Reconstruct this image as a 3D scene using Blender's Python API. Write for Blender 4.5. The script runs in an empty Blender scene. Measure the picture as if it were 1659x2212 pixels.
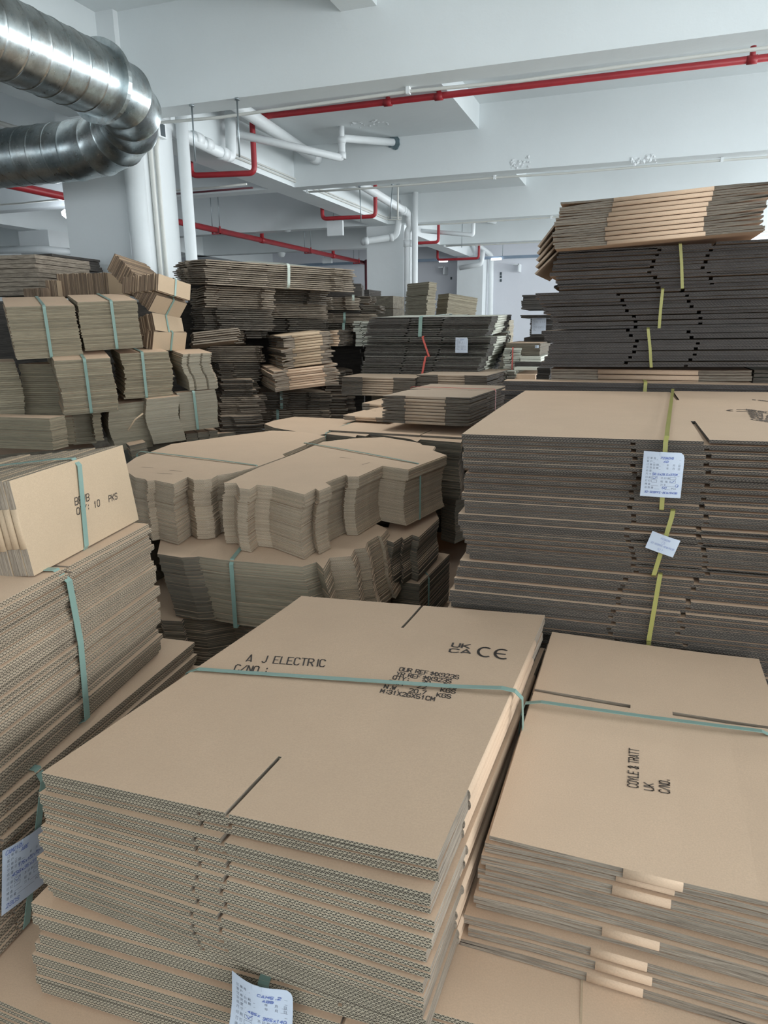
import bpy, math, random
from mathutils import Vector, Matrix
sc = bpy.context.scene
COL = sc.collection
R = math.radians
# ------------------------------------------------------------------ camera
F, PITCH, ROLL, YAW, CAMZ = 1500.0, R(15.04), R(0.4), R(19.7), 1.65
CX, CY = 829.5, 1106.0
fw = Vector((-math.sin(YAW)*math.cos(PITCH), math.cos(YAW)*math.cos(PITCH), -math.sin(PITCH)))
rt = Vector((math.cos(YAW), math.sin(YAW), 0)); up = rt.cross(fw)
rt, up = rt*math.cos(ROLL)-up*math.sin(ROLL), up*math.cos(ROLL)+rt*math.sin(ROLL)
cam_pos = Vector((0, 0, CAMZ))
cd = bpy.data.cameras.new('camera'); cam = bpy.data.objects.new('camera', cd); COL.objects.link(cam)
M = Matrix((rt, up, -fw)).transposed().to_4x4(); M.translation = cam_pos
cam.matrix_world = M
cd.sensor_fit = 'VERTICAL'; cd.sensor_height = 24; cd.lens = F/2212*24; cd.clip_start = 0.05
sc.camera = cam
# ------------------------------------------------------------------ light
sc.view_settings.view_transform = 'Standard'; sc.view_settings.look = 'None'
sc.view_settings.gamma = 1; sc.view_settings.use_curve_mapping = False
sc.view_settings.exposure = 0.08
w = bpy.data.worlds.new('sky'); sc.world = w; w.use_nodes = True
bg = w.node_tree.nodes['Background']; bg.inputs[0].default_value = (0.80, 0.92, 1.0, 1); bg.inputs[1].default_value = 2.5
def area(name, loc, rot, sx, sy, power, col=(0.94, 0.985, 1.0)):
    l = bpy.data.lights.new(name, 'AREA'); l.shape = 'RECTANGLE'; l.size = sx; l.size_y = sy; l.energy = power; l.color = col
    o = bpy.data.objects.new(name, l); COL.objects.link(o); o.location = loc; o.rotation_euler = rot
    return o
WIN_R = [(-3.2, -0.6), (0.4, 4.2), (5.2, 7.3), (8.2, 10.4), (11.3, 13.4), (14.3, 16.4)]     # windows of the right wall (y0, y1)
RX, BY, LX, RY = 5.0, 17.0, -13.0, -4.0
for a_, b_ in WIN_R:
    area('window_daylight', (RX-0.12, (a_+b_)/2, 2.1), (0, R(90), 0), 1.9, b_-a_, (44 if a_ < 4.5 else 50)*(b_-a_))
area('window_daylight', (3.2, BY-0.12, 2.1), (R(-90), 0, 0), 3.0, 2.0, 210)
area('window_daylight', (1.5, RY+0.12, 2.2), (R(90), 0, 0), 5.0, 1.7, 42)
area('window_daylight', (-8.0, RY+0.12, 2.2), (R(90), 0, 0), 6.0, 1.7, 20)
for x_, y_ in ((-0.4, -1.2), (2.4, 3.0), (-1.4, 3.2)):                          # added fill lights above the frame, pointing down to brighten the carton tops
    o_ = area('added_top_fill', (x_, y_, 3.08), (0, 0, 0), 1.2, 0.12, 11, (0.97, 1.0, 0.98)); o_.data.spread = R(130)
# ------------------------------------------------------------------ pixel helpers (1659 x 2212 frame -> a point in the room)
def ray(px, py): return fw + rt*((px-CX)/F) - up*((py-CY)/F)
def az(px, py, z): d = ray(px, py); return cam_pos + d*((z-CAMZ)/d.z)
def ay(px, py, y): d = ray(px, py); return cam_pos + d*(y/d.y)
def ax(px, py, x): d = ray(px, py); return cam_pos + d*(x/d.x)
# ------------------------------------------------------------------ materials
def mat(name): 
    m = bpy.data.materials.new(name); m.use_nodes = True
    return m, m.node_tree, m.node_tree.nodes['Principled BSDF']
def nd(nt, t, **kw):
    n = nt.nodes.new(t)
    for k, v in kw.items(): setattr(n, k, v)
    return n
def noise(nt, scale, detail=3, vec=None, rough=0.6):
    n = nd(nt, 'ShaderNodeTexNoise'); n.inputs['Scale'].default_value = scale; n.inputs['Detail'].default_value = detail
    n.inputs['Roughness'].default_value = rough
    if vec: nt.links.new(vec, n.inputs['Vector'])
    return n.outputs['Fac']
def mathn(nt, op, a, b=None, c=None):
    n = nd(nt, 'ShaderNodeMath', operation=op)
    for i, v in enumerate((a, b, c)):
        if v is None: continue
        if isinstance(v, (int, float)): n.inputs[i].default_value = v
        else: nt.links.new(v, n.inputs[i])
    return n.outputs[0]
def mixc(nt, fac, a, b):
    n = nd(nt, 'ShaderNodeMix', data_type='RGBA')
    for i, v in ((0, fac), (6, a), (7, b)):
        if isinstance(v, (int, float)): n.inputs[i].default_value = v
        elif isinstance(v, tuple): n.inputs[i].default_value = v+(1,) if len(v) == 3 else v
        else: nt.links.new(v, n.inputs[i])
    return n.outputs[2]
def ramp(nt, fac, lo, hi):
    n = nd(nt, 'ShaderNodeMapRange'); n.inputs['From Min'].default_value = lo; n.inputs['From Max'].default_value = hi
    nt.links.new(fac, n.inputs['Value']); return n.outputs[0]
def bump(nt, b, h, strength=0.2, dist=0.002):
    n = nd(nt, 'ShaderNodeBump'); n.inputs['Strength'].default_value = strength; n.inputs['Distance'].default_value = dist
    nt.links.new(h, n.inputs['Height']); nt.links.new(n.outputs[0], b.inputs['Normal'])
def vary(nt, col, amt=0.12):
    oi = nd(nt, 'ShaderNodeObjectInfo')
    f = mathn(nt, 'MULTIPLY_ADD', oi.outputs['Random'], amt*2, 1-amt)
    n = nd(nt, 'ShaderNodeVectorMath', operation='SCALE')
    if isinstance(col, tuple): n.inputs[0].default_value = col
    else: nt.links.new(col, n.inputs[0])
    nt.links.new(f, n.inputs['Scale']); return n.outputs[0]
def kraft(name, c, var=0.05):
    m, nt, b = mat(name); tc = nd(nt, 'ShaderNodeTexCoord').outputs['Object']
    n1 = noise(nt, 6, 4, tc); n2 = noise(nt, 420, 2, tc)
    mp = nd(nt, 'ShaderNodeMapping'); mp.inputs['Scale'].default_value = (3, 160, 3); nt.links.new(tc, mp.inputs[0])
    n3 = noise(nt, 1, 2, mp.outputs[0])
    col = mixc(nt, ramp(nt, n1, 0.3, 0.7), tuple(x*0.94 for x in c), tuple(min(1, x*1.06) for x in c))
    col = mixc(nt, ramp(nt, n2, 0.25, 0.8), col, tuple(x*0.86 for x in c))
    nt.links.new(vary(nt, col, var), b.inputs['Base Color']); b.inputs['Roughness'].default_value = 0.78
    bump(nt, b, n3, 0.05, 0.002); return m
def flute(name, paper, hole, pitch=0.0062, double=True, lw=0.13, var=0.1):
    """cut edge of corrugated board: UV u = metres along the edge, v = 0..1 through the board"""
    m, nt, b = mat(name)
    uv = nd(nt, 'ShaderNodeUVMap'); uv.uv_map = 'UVMap'
    s = nd(nt, 'ShaderNodeSeparateXYZ'); nt.links.new(uv.outputs[0], s.inputs[0]); u, v = s.outputs[0], s.outputs[1]
    k = 2.0 if double else 1.0
    vv = mathn(nt, 'MULTIPLY', v, k); vf = mathn(nt, 'FRACT', vv)
    ph = mathn(nt, 'MULTIPLY_ADD', u, 2*math.pi/pitch, mathn(nt, 'MULTIPLY', mathn(nt, 'FLOOR', vv), 1.9))
    nz = noise(nt, 260, 2, uv.outputs[0])
    ph = mathn(nt, 'ADD', ph, mathn(nt, 'MULTIPLY', nz, 3.4))
    wave = mathn(nt, 'MULTIPLY_ADD', mathn(nt, 'SINE', ph), 0.36, 0.5)
    d1 = mathn(nt, 'ABSOLUTE', mathn(nt, 'SUBTRACT', vf, wave))
    d2 = mathn(nt, 'MINIMUM', vf, mathn(nt, 'SUBTRACT', 1.0, vf))
    n_lo = noise(nt, 60, 3, uv.outputs[0])
    wave = mathn(nt, 'ADD', wave, mathn(nt, 'MULTIPLY', mathn(nt, 'SUBTRACT', n_lo, 0.5), 0.5))
    d1 = mathn(nt, 'ABSOLUTE', mathn(nt, 'SUBTRACT', vf, wave))
    line = mathn(nt, 'MAXIMUM', mathn(nt, 'LESS_THAN', d1, lw*1.15), mathn(nt, 'LESS_THAN', d2, lw*0.75))
    big = noise(nt, 14, 3, nd(nt, 'ShaderNodeTexCoord').outputs['Object'])
    pc = mixc(nt, ramp(nt, big, 0.35, 0.7), paper, tuple(x*0.72 for x in paper))
    pc = mixc(nt, ramp(nt, nz, 0.45, 0.75), pc, tuple(x*1.25 for x in paper))
    crush = mathn(nt, 'MULTIPLY', ramp(nt, noise(nt, 34, 5, uv.outputs[0], 0.7), 0.50, 0.72), 0.8)
    col = mixc(nt, crush, mixc(nt, line, hole, pc), tuple(p_*0.55+h_*0.3 for p_, h_ in zip(paper, hole)))
    nt.links.new(vary(nt, col, var), b.inputs['Base Color']); b.inputs['Roughness'].default_value = 0.9
    bump(nt, b, line, 0.6, 0.002); return m
def torn(name, c, dark, var=0.12, along=9, across=1.0):
    """long cut edge of board: streaks that run along it"""
    m, nt, b = mat(name)
    uv = nd(nt, 'ShaderNodeUVMap'); uv.uv_map = 'UVMap'
    oi = nd(nt, 'ShaderNodeObjectInfo')
    mp = nd(nt, 'ShaderNodeMapping'); mp.inputs['Scale'].default_value = (along, 3.2*across, 1); nt.links.new(uv.outputs[0], mp.inputs[0])
    off = nd(nt, 'ShaderNodeVectorMath', operation='ADD'); nt.links.new(mp.outputs[0], off.inputs[0])
    cmb = nd(nt, 'ShaderNodeCombineXYZ'); nt.links.new(mathn(nt, 'MULTIPLY', oi.outputs['Random'], 40), cmb.inputs[0]); nt.links.new(cmb.outputs[0], off.inputs[1])
    n1 = noise(nt, 1.4, 4, off.outputs[0], 0.75)
    col = mixc(nt, ramp(nt, n1, 0.36, 0.62), dark, c)
    nt.links.new(vary(nt, col, var), b.inputs['Base Color']); b.inputs['Roughness'].default_value = 0.9
    bump(nt, b, n1, 0.5, 0.003); return m
def plain(name, c, rough=0.6, metal=0.0, n=0.06, sc_=8):
    m, nt, b = mat(name)
    tc = nd(nt, 'ShaderNodeTexCoord').outputs['Object']; f = noise(nt, sc_, 4, tc)
    col = mixc(nt, ramp(nt, f, 0.3, 0.7), tuple(x*(1-n) for x in c), tuple(min(1, x*(1+n)) for x in c))
    nt.links.new(col, b.inputs['Base Color']); b.inputs['Roughness'].default_value = rough; b.inputs['Metallic'].default_value = metal
    return m
def plaster(name, c):
    m, nt, b = mat(name); tc = nd(nt, 'ShaderNodeTexCoord').outputs['Object']
    f = noise(nt, 0.9, 5, tc); g = noise(nt, 9, 5, tc); h = noise(nt, 2.3, 8, tc, 0.75)
    col = mixc(nt, ramp(nt, f, 0.3, 0.7), tuple(x*0.95 for x in c), tuple(min(1, x*1.02) for x in c))
    spot = ramp(nt, h, 0.70, 0.76); col = mixc(nt, mathn(nt, 'MULTIPLY', spot, 0.35), col, tuple(x*0.6 for x in c))
    nt.links.new(col, b.inputs['Base Color']); b.inputs['Roughness'].default_value = 0.7
    bump(nt, b, g, 0.25, 0.01); return m
K = {}
K['kraft'] = kraft('kraft_liner', (0.585, 0.415, 0.288))
K['kraft_grey'] = kraft('grey_kraft_liner', (0.40, 0.305, 0.225))  # darker and greyer than the main kraft liner
K['kraft_lt'] = kraft('pale_kraft_liner', (0.475, 0.352, 0.235))
K['white'] = kraft('white_liner', (0.62, 0.62, 0.54))
K['fl'] = flute('light_flute_edge', (0.50, 0.43, 0.32), (0.04, 0.032, 0.024))
K['fl_warm'] = flute('warm_flute_edge', (0.47, 0.38, 0.28), (0.06, 0.045, 0.03), pitch=0.0075, double=False, lw=0.17)
K['fl_dark'] = flute('dark_shaded_flute_edge', (0.17, 0.142, 0.115), (0.014, 0.012, 0.012), pitch=0.0068, lw=0.12)  # dark flute stock, with part of the front's shade put into its colour
K['fl_black'] = flute('charcoal_shaded_flute_edge', (0.115, 0.098, 0.088), (0.02, 0.018, 0.018), pitch=0.011, lw=0.12)  # blackish flute stock, darkened in part to stand for shade on the fronts
K['fl_thin'] = flute('thin_flute_edge', (0.58, 0.47, 0.35), (0.15, 0.115, 0.08), pitch=0.005, double=False, lw=0.22)
K['torn'] = torn('torn_board_edge', (0.36, 0.30, 0.235), (0.13, 0.10, 0.075))
K['torn_md'] = torn('mid_board_edge', (0.26, 0.218, 0.172), (0.09, 0.075, 0.058))  # tone between the torn and the dark board edges
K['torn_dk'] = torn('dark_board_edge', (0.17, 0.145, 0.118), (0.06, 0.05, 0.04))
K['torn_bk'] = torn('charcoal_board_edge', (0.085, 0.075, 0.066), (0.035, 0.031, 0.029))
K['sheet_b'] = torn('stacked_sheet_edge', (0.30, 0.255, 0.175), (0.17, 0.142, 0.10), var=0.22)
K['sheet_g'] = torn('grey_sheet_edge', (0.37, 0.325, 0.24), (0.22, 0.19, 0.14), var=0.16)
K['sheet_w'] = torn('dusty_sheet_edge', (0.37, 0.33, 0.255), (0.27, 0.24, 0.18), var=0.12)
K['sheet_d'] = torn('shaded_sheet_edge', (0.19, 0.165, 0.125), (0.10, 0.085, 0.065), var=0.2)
K['card'] = torn('brown_card_edge', (0.24, 0.165, 0.11), (0.12, 0.08, 0.055), var=0.3)
K['wall'] = plaster('white_wall_paint', (0.78, 0.81, 0.82))
K['wall2'] = plaster('back_wall_paint', (0.76, 0.77, 0.82))
K['ceil'] = plaster('ceiling_paint', (0.77, 0.81, 0.82))
K['floor'] = plain('concrete_floor', (0.22, 0.22, 0.21), 0.6, n=0.25, sc_=1.5)
K['pvc'] = plain('white_pvc', (0.80, 0.83, 0.84), 0.4, n=0.02)
K['pvc_g'] = plain('grey_white_conduit', (0.66, 0.66, 0.62), 0.45, n=0.04)
K['red_dk'] = plain('dark_red_paint', (0.10, 0.02, 0.03), 0.5)
K['red'] = plain('red_pipe_paint', (0.36, 0.022, 0.03), 0.42, n=0.1)
K['steel'] = plain('thin_rod_steel', (0.35, 0.39, 0.41), 0.4, 0.8)
K['strap'] = plain('green_strap', (0.20, 0.30, 0.262), 0.35, n=0.05)
K['strap_y'] = plain('yellow_strap', (0.31, 0.29, 0.085), 0.4)
K['strap_r'] = plain('red_strap', (0.50, 0.09, 0.07), 0.4)
K['strap_w'] = plain('white_strap', (0.40, 0.45, 0.40), 0.4)
K['paper'] = plain('white_paper', (0.50, 0.55, 0.64), 0.6, n=0.02)
K['ink'] = plain('black_ink', (0.045, 0.035, 0.03), 0.7)
K['ink_f'] = plain('faded_ink', (0.14, 0.105, 0.08), 0.7, n=0.3, sc_=40)
K['ink_g'] = plain('grey_form_ink', (0.20, 0.22, 0.27), 0.7)
K['ink_b'] = plain('blue_pen_ink', (0.10, 0.15, 0.42), 0.6)
K['cut'] = plain('cut_slit_dark', (0.12, 0.085, 0.06), 0.8)
K['dark'] = plain('dark_socket', (0.05, 0.07, 0.08), 0.5)
K['tray'] = plain('blue_grey_tray', (0.26, 0.33, 0.42), 0.4, 0.3)
K['alum'] = plain('window_aluminium', (0.6, 0.62, 0.64), 0.4, 0.6)
K['patch'] = plain('flaking_plaster', (0.72, 0.75, 0.76), 0.9, n=0.15, sc_=30)
K['foam'] = plain('dark_sealing_foam', (0.12, 0.17, 0.19), 0.8, n=0.3, sc_=30)
def duct_mat():
    m, nt, b = mat('galvanised_steel'); tc = nd(nt, 'ShaderNodeTexCoord').outputs['Object']
    f = noise(nt, 5, 6, tc, 0.7); g = noise(nt, 26, 4, tc)
    col = mixc(nt, ramp(nt, f, 0.35, 0.65), (0.36, 0.42, 0.44), (0.66, 0.70, 0.70))
    col = mixc(nt, mathn(nt, 'MULTIPLY', ramp(nt, noise(nt, 9, 5, tc, 0.7), 0.5, 0.62), 0.35), col, (0.26, 0.22, 0.19))
    nt.links.new(col, b.inputs['Base Color']); b.inputs['Metallic'].default_value = 1.0
    nt.links.new(mathn(nt, 'MULTIPLY_ADD', g, 0.2, 0.2), b.inputs['Roughness'])
    return m
K['duct'] = duct_mat()
def glow(name, c, s):
    m = bpy.data.materials.new(name); m.use_nodes = True; nt = m.node_tree; b = nt.nodes['Principled BSDF']
    b.inputs['Emission Color'].default_value = c+(1,); b.inputs['Emission Strength'].default_value = s; return m
K['lamp'] = glow('lit_lamp', (0.85, 0.92, 1.0), 9)
K['tube'] = glow('lit_tube', (0.9, 0.95, 1.0), 6)
def glass():
    m = bpy.data.materials.new('window_glass'); m.use_nodes = True; nt = m.node_tree; nt.nodes.clear()
    o = nd(nt, 'ShaderNodeOutputMaterial'); t = nd(nt, 'ShaderNodeBsdfTransparent'); g = nd(nt, 'ShaderNodeBsdfGlossy'); g.inputs['Roughness'].default_value = 0.05
    x = nd(nt, 'ShaderNodeMixShader'); x.inputs[0].default_value = 0.06
    nt.links.new(t.outputs[0], x.inputs[1]); nt.links.new(g.outputs[0], x.inputs[2]); nt.links.new(x.outputs[0], o.inputs[0]); return m
K['glass'] = glass()
# ------------------------------------------------------------------ mesh helpers
class MB:
    def __init__(s): s.v = []; s.f = []; s.m = []; s.uv = []; s.sm = []
    def face(s, pts, mi=0, uv=None, smooth=False):
        n = len(s.v); s.v += [tuple(p) for p in pts]; s.f.append(tuple(range(n, n+len(pts)))); s.m.append(mi)
        s.uv.append(uv or [(p[0], p[1]) for p in pts]); s.sm.append(smooth)
    def idx(s, ids, mi=0, uv=None, smooth=False):
        s.f.append(tuple(ids)); s.m.append(mi); s.uv.append(uv or [(s.v[i][0], s.v[i][1]) for i in ids]); s.sm.append(smooth)
    def box(s, x0, x1, y0, y1, z0, z1, mi=0):
        n = len(s.v); s.v += [(x, y, z) for z in (z0, z1) for y in (y0, y1) for x in (x0, x1)]
        for q in ((0, 2, 3, 1), (4, 5, 7, 6), (0, 1, 5, 4), (2, 6, 7, 3), (0, 4, 6, 2), (1, 3, 7, 5)):
            s.idx([n+i for i in q], mi)
        return s
    def tube(s, pts, r, seg=14, mi=0, bend=0.0, caps=True, smooth=True, rings=None):
        P = [Vector(p) for p in pts]
        if bend > 0 and len(P) > 2:
            Q = [P[0]]
            for i in range(1, len(P)-1):
                a, b, c = P[i-1], P[i], P[i+1]; d = min(bend, (a-b).length*0.45, (c-b).length*0.45)
                p0 = b+(a-b).normalized()*d; p2 = b+(c-b).normalized()*d
                for k in range(6):
                    t = k/5; Q.append(p0*(1-t)**2+b*2*t*(1-t)+p2*t*t)
            Q.append(P[-1]); P = Q
        n0 = len(s.v); prev = None
        for i, p in enumerate(P):
            t = (P[min(i+1, len(P)-1)]-P[max(i-1, 0)]).normalized()
            if prev is None:
                a = Vector((0, 0, 1)) if abs(t.z) < 0.9 else Vector((1, 0, 0)); u = t.cross(a).normalized()
            else: u = (prev - t*prev.dot(t)).normalized()
            prev = u; v = t.cross(u); rr = r(i/(len(P)-1)) if callable(r) else r
            for k in range(seg):
                q = p+u*math.cos(2*math.pi*k/seg)*rr+v*math.sin(2*math.pi*k/seg)*rr; s.v.append(tuple(q))
        for i in range(len(P)-1):
            for k in range(seg):
                a = n0+i*seg+k; b = n0+i*seg+(k+1) % seg
                s.idx([a, b, b+seg, a+seg], mi, smooth=smooth)
        if caps:
            s.idx([n0+k for k in range(seg)][::-1], mi); s.idx([n0+(len(P)-1)*seg+k for k in range(seg)], mi)
        return s
    def build(s, name, mats, parent=None, ml=None):
        me = bpy.data.meshes.new(name); me.from_pydata(s.v, [], s.f)
        for m in (mats if isinstance(mats, (list, tuple)) else [mats]): me.materials.append(m)
        me.polygons.foreach_set('material_index', s.m); me.polygons.foreach_set('use_smooth', s.sm)
        uvl = me.uv_layers.new(name='UVMap'); flat = []
        for u in s.uv:
            for a in u: flat += [a[0], a[1]]
        uvl.data.foreach_set('uv', flat); me.update()
        return link(name, me, parent, ml)
def link(name, me, parent=None, ml=None):
    o = bpy.data.objects.new(name, me); COL.objects.link(o)
    if parent: o.parent = parent
    if ml is not None: o.matrix_basis = ml
    return o
def tag(o, label=None, cat=None, group=None, kind=None):
    if label: o['label'] = label
    if cat: o['category'] = cat
    if group: o['group'] = group
    if kind: o['kind'] = kind
    return o
WORLD = {}
def empty(name, M_, label, cat, group=None):
    o = bpy.data.objects.new(name, None); COL.objects.link(o); o.empty_display_size = 0.1
    o.matrix_basis = M_; WORLD[o.name] = M_.copy(); return tag(o, label, cat, group)
def struct(name, mb, m): return tag(mb.build(name, m), kind='structure')
# ------------------------------------------------------------------ room shell
HC = 3.15; CEIL = 3.78
struct('floor', MB().box(LX, RX, RY, BY, -0.1, 0), K['floor'])
struct('ceiling', MB().box(LX, RX, RY, BY, CEIL, CEIL+0.15), K['ceil'])
struct('wall_left', MB().box(LX-0.2, LX, RY-0.2, BY+0.2, 0, CEIL), K['wall'])
def wall_open(name, axis, c0, c1, a0, a1, wins, z0, z1, m):
    mb = MB(); cuts = [a0]+[v for w_ in wins for v in w_]+[a1]
    for i in range(0, len(cuts), 2):
        if cuts[i+1] > cuts[i]:
            mb.box(*((c0, c1, cuts[i], cuts[i+1]) if axis == 'x' else (cuts[i], cuts[i+1], c0, c1)), 0, CEIL)
    for p, q in wins:
        for za, zb in ((0, z0), (z1, CEIL)): mb.box(*((c0, c1, p, q) if axis == 'x' else (p, q, c0, c1)), za, zb)
    return struct(name, mb, m)
wall_open('wall_right', 'x', RX, RX+0.2, RY-0.2, BY+0.2, WIN_R, 1.1, 3.1, K['wall'])
wall_open('wall_back', 'y', BY, BY+0.2, LX, RX, [(1.75, 4.7)], 1.1, 3.4, K['wall2'])
wall_open('wall_rear', 'y', RY-0.2, RY, LX, RX, [(-11, -5), (-1, 4)], 1.3, 3.1, K['wall'])
nwin = [0]
def window(axis, c, p, q, z0, z1):
    nwin[0] += 1; mb = MB(); t = 0.03
    def b(u0, u1, a, b_, mm):
        mm.box(*((c-t, c+t, u0, u1) if axis == 'x' else (u0, u1, c-t, c+t)), a, b_)
    for k in range(4): u = p+(q-p)*k/3; b(max(p, u-0.03), min(q, u+0.03), z0, z1, mb)
    b(p, q, z0, z0+0.05, mb); b(p, q, z1-0.05, z1, mb); b(p, q, z0+1.3, z0+1.34, mb)
    o = struct('window_%d' % nwin[0], mb, K['alum'])
    g = MB(); g.box(*((c-0.003, c+0.003, p, q) if axis == 'x' else (p, q, c-0.003, c+0.003)), z0, z1)
    g.build('pane', K['glass'], o)
for a_, b_ in WIN_R: window('x', RX+0.1, a_, b_, 1.1, 3.1)
window('y', BY+0.1, 1.75, 4.7, 1.1, 3.4); window('y', RY-0.1, -11, -5, 1.3, 3.1); window('y', RY-0.1, -1, 4, 1.3, 3.1)
GX0, GX1, SX = -4.09, -3.77, -1.69
struct('trim_1', MB().box(GX0, GX1, RY, BY, HC, CEIL), K['ceil'])                          # long girder
BEAMS = [(1.55, 1.77), (4.65, 4.87), (7.63, 7.83), (10.8, 11.02), (13.85, 14.07)]
nt_ = 2
for (y0, y1) in BEAMS:
    struct('trim_%d' % nt_, MB().box(GX1, RX, y0, y1, HC, CEIL), K['ceil']); nt_ += 1
    struct('trim_%d' % nt_, MB().box(LX, GX0, y0, y1, HC, CEIL), K['ceil']); nt_ += 1
ys = [RY]+[v for b in BEAMS for v in b]+[BY]
for i in range(0, len(ys), 2):                                                             # lowered slab beside the girder
    struct('trim_%d' % nt_, MB().box(GX1 if ys[i] > 4 else -1.93, SX, ys[i], ys[i+1], 3.555, CEIL), K['ceil']); nt_ += 1
struct('trim_%d' % nt_, MB().box(-9.4, -9.1, RY, BY, HC, CEIL), K['ceil']); nt_ += 1
def column(x0, x1, y0, y1, label, top=HC):
    return tag(MB().box(x0, x1, y0, y1, 0, top).build('column', K['wall']), label, 'column')
column(-4.23, -3.62, 4.60, 5.18, 'white square concrete column behind the bend of the metal duct', CEIL)
column(-4.18, -3.56, 10.95, 11.5, 'white square concrete column in mid room, right of the leaning dark stacks')
column(-4.05, -3.45, 16.4, BY, 'white column against the far back wall beside a drainpipe')
column(-9.55, -8.95, 9.3, 9.9, 'white column at far left with a bent white pipe on it')
# ------------------------------------------------------------------ ventilation duct
def duct():
    A, C_ = ay(213, 176, 3.45), ay(166, 326, 4.02)
    root = empty('ventilation_duct', Matrix.Translation((-2.8, 3.5, 2.75)), 'galvanised spiral ventilation duct bending back on itself at upper left', 'duct')
    off = Vector((2.8, -3.5, -2.75))
    def straight(name, p, q, r, step):
        n = int((q-p).length/step); mb = MB(); d = (q-p).normalized(); L_ = (q-p).length; P = []; rr = []
        for i in range(n+1):
            s_ = L_*i/n
            for ds, b in ((-0.010, 0), (-0.0045, 0), (-0.002, 0.003), (0.002, 0.003), (0.0045, 0), (0.010, 0)):
                if 0 <= s_+ds <= L_: P.append(p+d*(s_+ds)+off); rr.append(r+b)
        N = len(P)-1; mb.tube(P, lambda t: rr[round(t*N)], 48, caps=False); return mb.build(name, K['duct'], root)
    straight('straight_duct', Vector((A.x, -3.0, A.z)), A, 0.176, 0.125)
    straight('straight_duct', C_, Vector((-8.5, C_.y, C_.z)), 0.176, 0.125)
    ng = 6; P = []
    for i in range(ng+1):
        t = i/ng; P.append(A*(1-t)**3+(A+Vector((0, 0.46, 0)))*3*t*(1-t)**2+(C_+Vector((0.42, 0.0, 0.0)))*3*t*t*(1-t)+C_*t**3)
    for i in range(ng):                                                                     # the elbow's straight gores
        t0 = (P[i+1]-P[max(i-1, 0)]).normalized() if i else Vector((0, 1, 0)); t1 = (P[min(i+2, ng)]-P[i]).normalized() if i < ng-1 else Vector((-1, 0, 0))
        mb = MB(); seg = 48; rings = []
        for p, t, r in ((P[i], t0, 0.180), (P[i]*0.94+P[i+1]*0.06, t0, 0.175), (P[i]*0.06+P[i+1]*0.94, t1, 0.175), (P[i+1], t1, 0.180)):
            u = t.cross(Vector((0, 0, 1))).normalized(); v = t.cross(u); n0 = len(mb.v)
            for k in range(seg): a = 2*math.pi*k/seg; mb.v.append(tuple(p+off+u*math.cos(a)*r+v*math.sin(a)*r))
            rings.append(n0)
        for j in range(3):
            for k in range(seg): a, b = rings[j]+k, rings[j]+(k+1) % seg; mb.idx([a, b, b+seg, a+seg], 0, smooth=True)
        mb.build('elbow_gore', K['duct'], root)
    mb = MB(); n = 48; ro, ri = 0.208, 0.175
    for y0, y1 in ((0.0, 0.028),):
        for k in range(n):
            a, b = 2*math.pi*k/n, 2*math.pi*(k+1)/n
            f = lambda an, r, y: (A.x+off.x+math.cos(an)*r, A.y+off.y+y-0.015, A.z+off.z+math.sin(an)*r)
            mb.face([f(a, ri, y0), f(b, ri, y0), f(b, ro, y0), f(a, ro, y0)]); mb.face([f(a, ri, y1), f(b, ri, y1), f(b, ro, y1), f(a, ro, y1)][::-1])
            mb.face([f(a, ro, y0), f(b, ro, y0), f(b, ro, y1), f(a, ro, y1)])
    mb.build('flange', K['duct'], root)
    for yy in (-0.6, 2.2):
        MB().tube([(A.x+2.8, yy-3.5, A.z-2.75+0.175), (A.x+2.8, yy-3.5, CEIL-2.752)], 0.005, 6).build('hanger_rod', K['steel'], root)
    for xx in (-4.6, -6.4): MB().tube([(xx+2.8, C_.y-3.5, C_.z-2.75+0.175), (xx+2.8, C_.y-3.5, CEIL-2.752)], 0.005, 6).build('hanger_rod', K['steel'], root)
duct()
# ------------------------------------------------------------------ pipes
def pipe(name, pts, r, m, label, cat='pipe', group=None, bend=0.07, couplings=(), stubs=(), clips=()):
    o = MB().tube(pts, r, 14, bend=bend).build(name, K[m]); tag(o, label, cat, group)
    for a, b in couplings: MB().tube([a, b], r*1.16, 14).build('coupling', K[m], o)
    for a, b in stubs: MB().tube([a, b], r*0.8, 10).build('branch', K[m], o)
    return o
q = az(548, 374, 3.05); YR = q.y
def coup(p, d, n=0.05): p = Vector(p); d = Vector(d).normalized()*n; return (p-d, p+d)
pr = [(-4.17, YR-0.12, 3.6), (-4.17, YR-0.12, 3.05), (-3.55, YR, 3.05), (-3.55, YR, 3.52), (4.98, YR, 3.51)]
s1 = [ay(x, 205, YR).x for x in (838, 948)]+[ay(1625, 125, YR).x]
pipe('sprinkler_pipe', pr, 0.026, 'red', 'long red sprinkler pipe crossing under the nearest ceiling bay and dropping below the girder', bend=0.06,
     couplings=[coup((x, YR, 3.513), (1, 0, 0), 0.035) for x in s1]+[coup((-3.46, YR, 3.52), (1, 0, 0), 0.03)], stubs=[((x, YR, 3.51), (x, YR, 3.60 if x > SX else 3.555)) for x in s1])
q = az(811, 467, 3.05); Y2 = q.y
pipe('sprinkler_pipe', [(-4.17, Y2-0.05, 3.5), (-4.17, Y2-0.05, 3.05), (q.x, Y2, 3.05), (q.x, Y2, 3.52), (4.98, Y2, 3.51)], 0.026, 'red', 'red sprinkler pipe looping under the girder above the white square tag', bend=0.06)
q = az(947, 523, 3.05); Y3 = q.y
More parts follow.
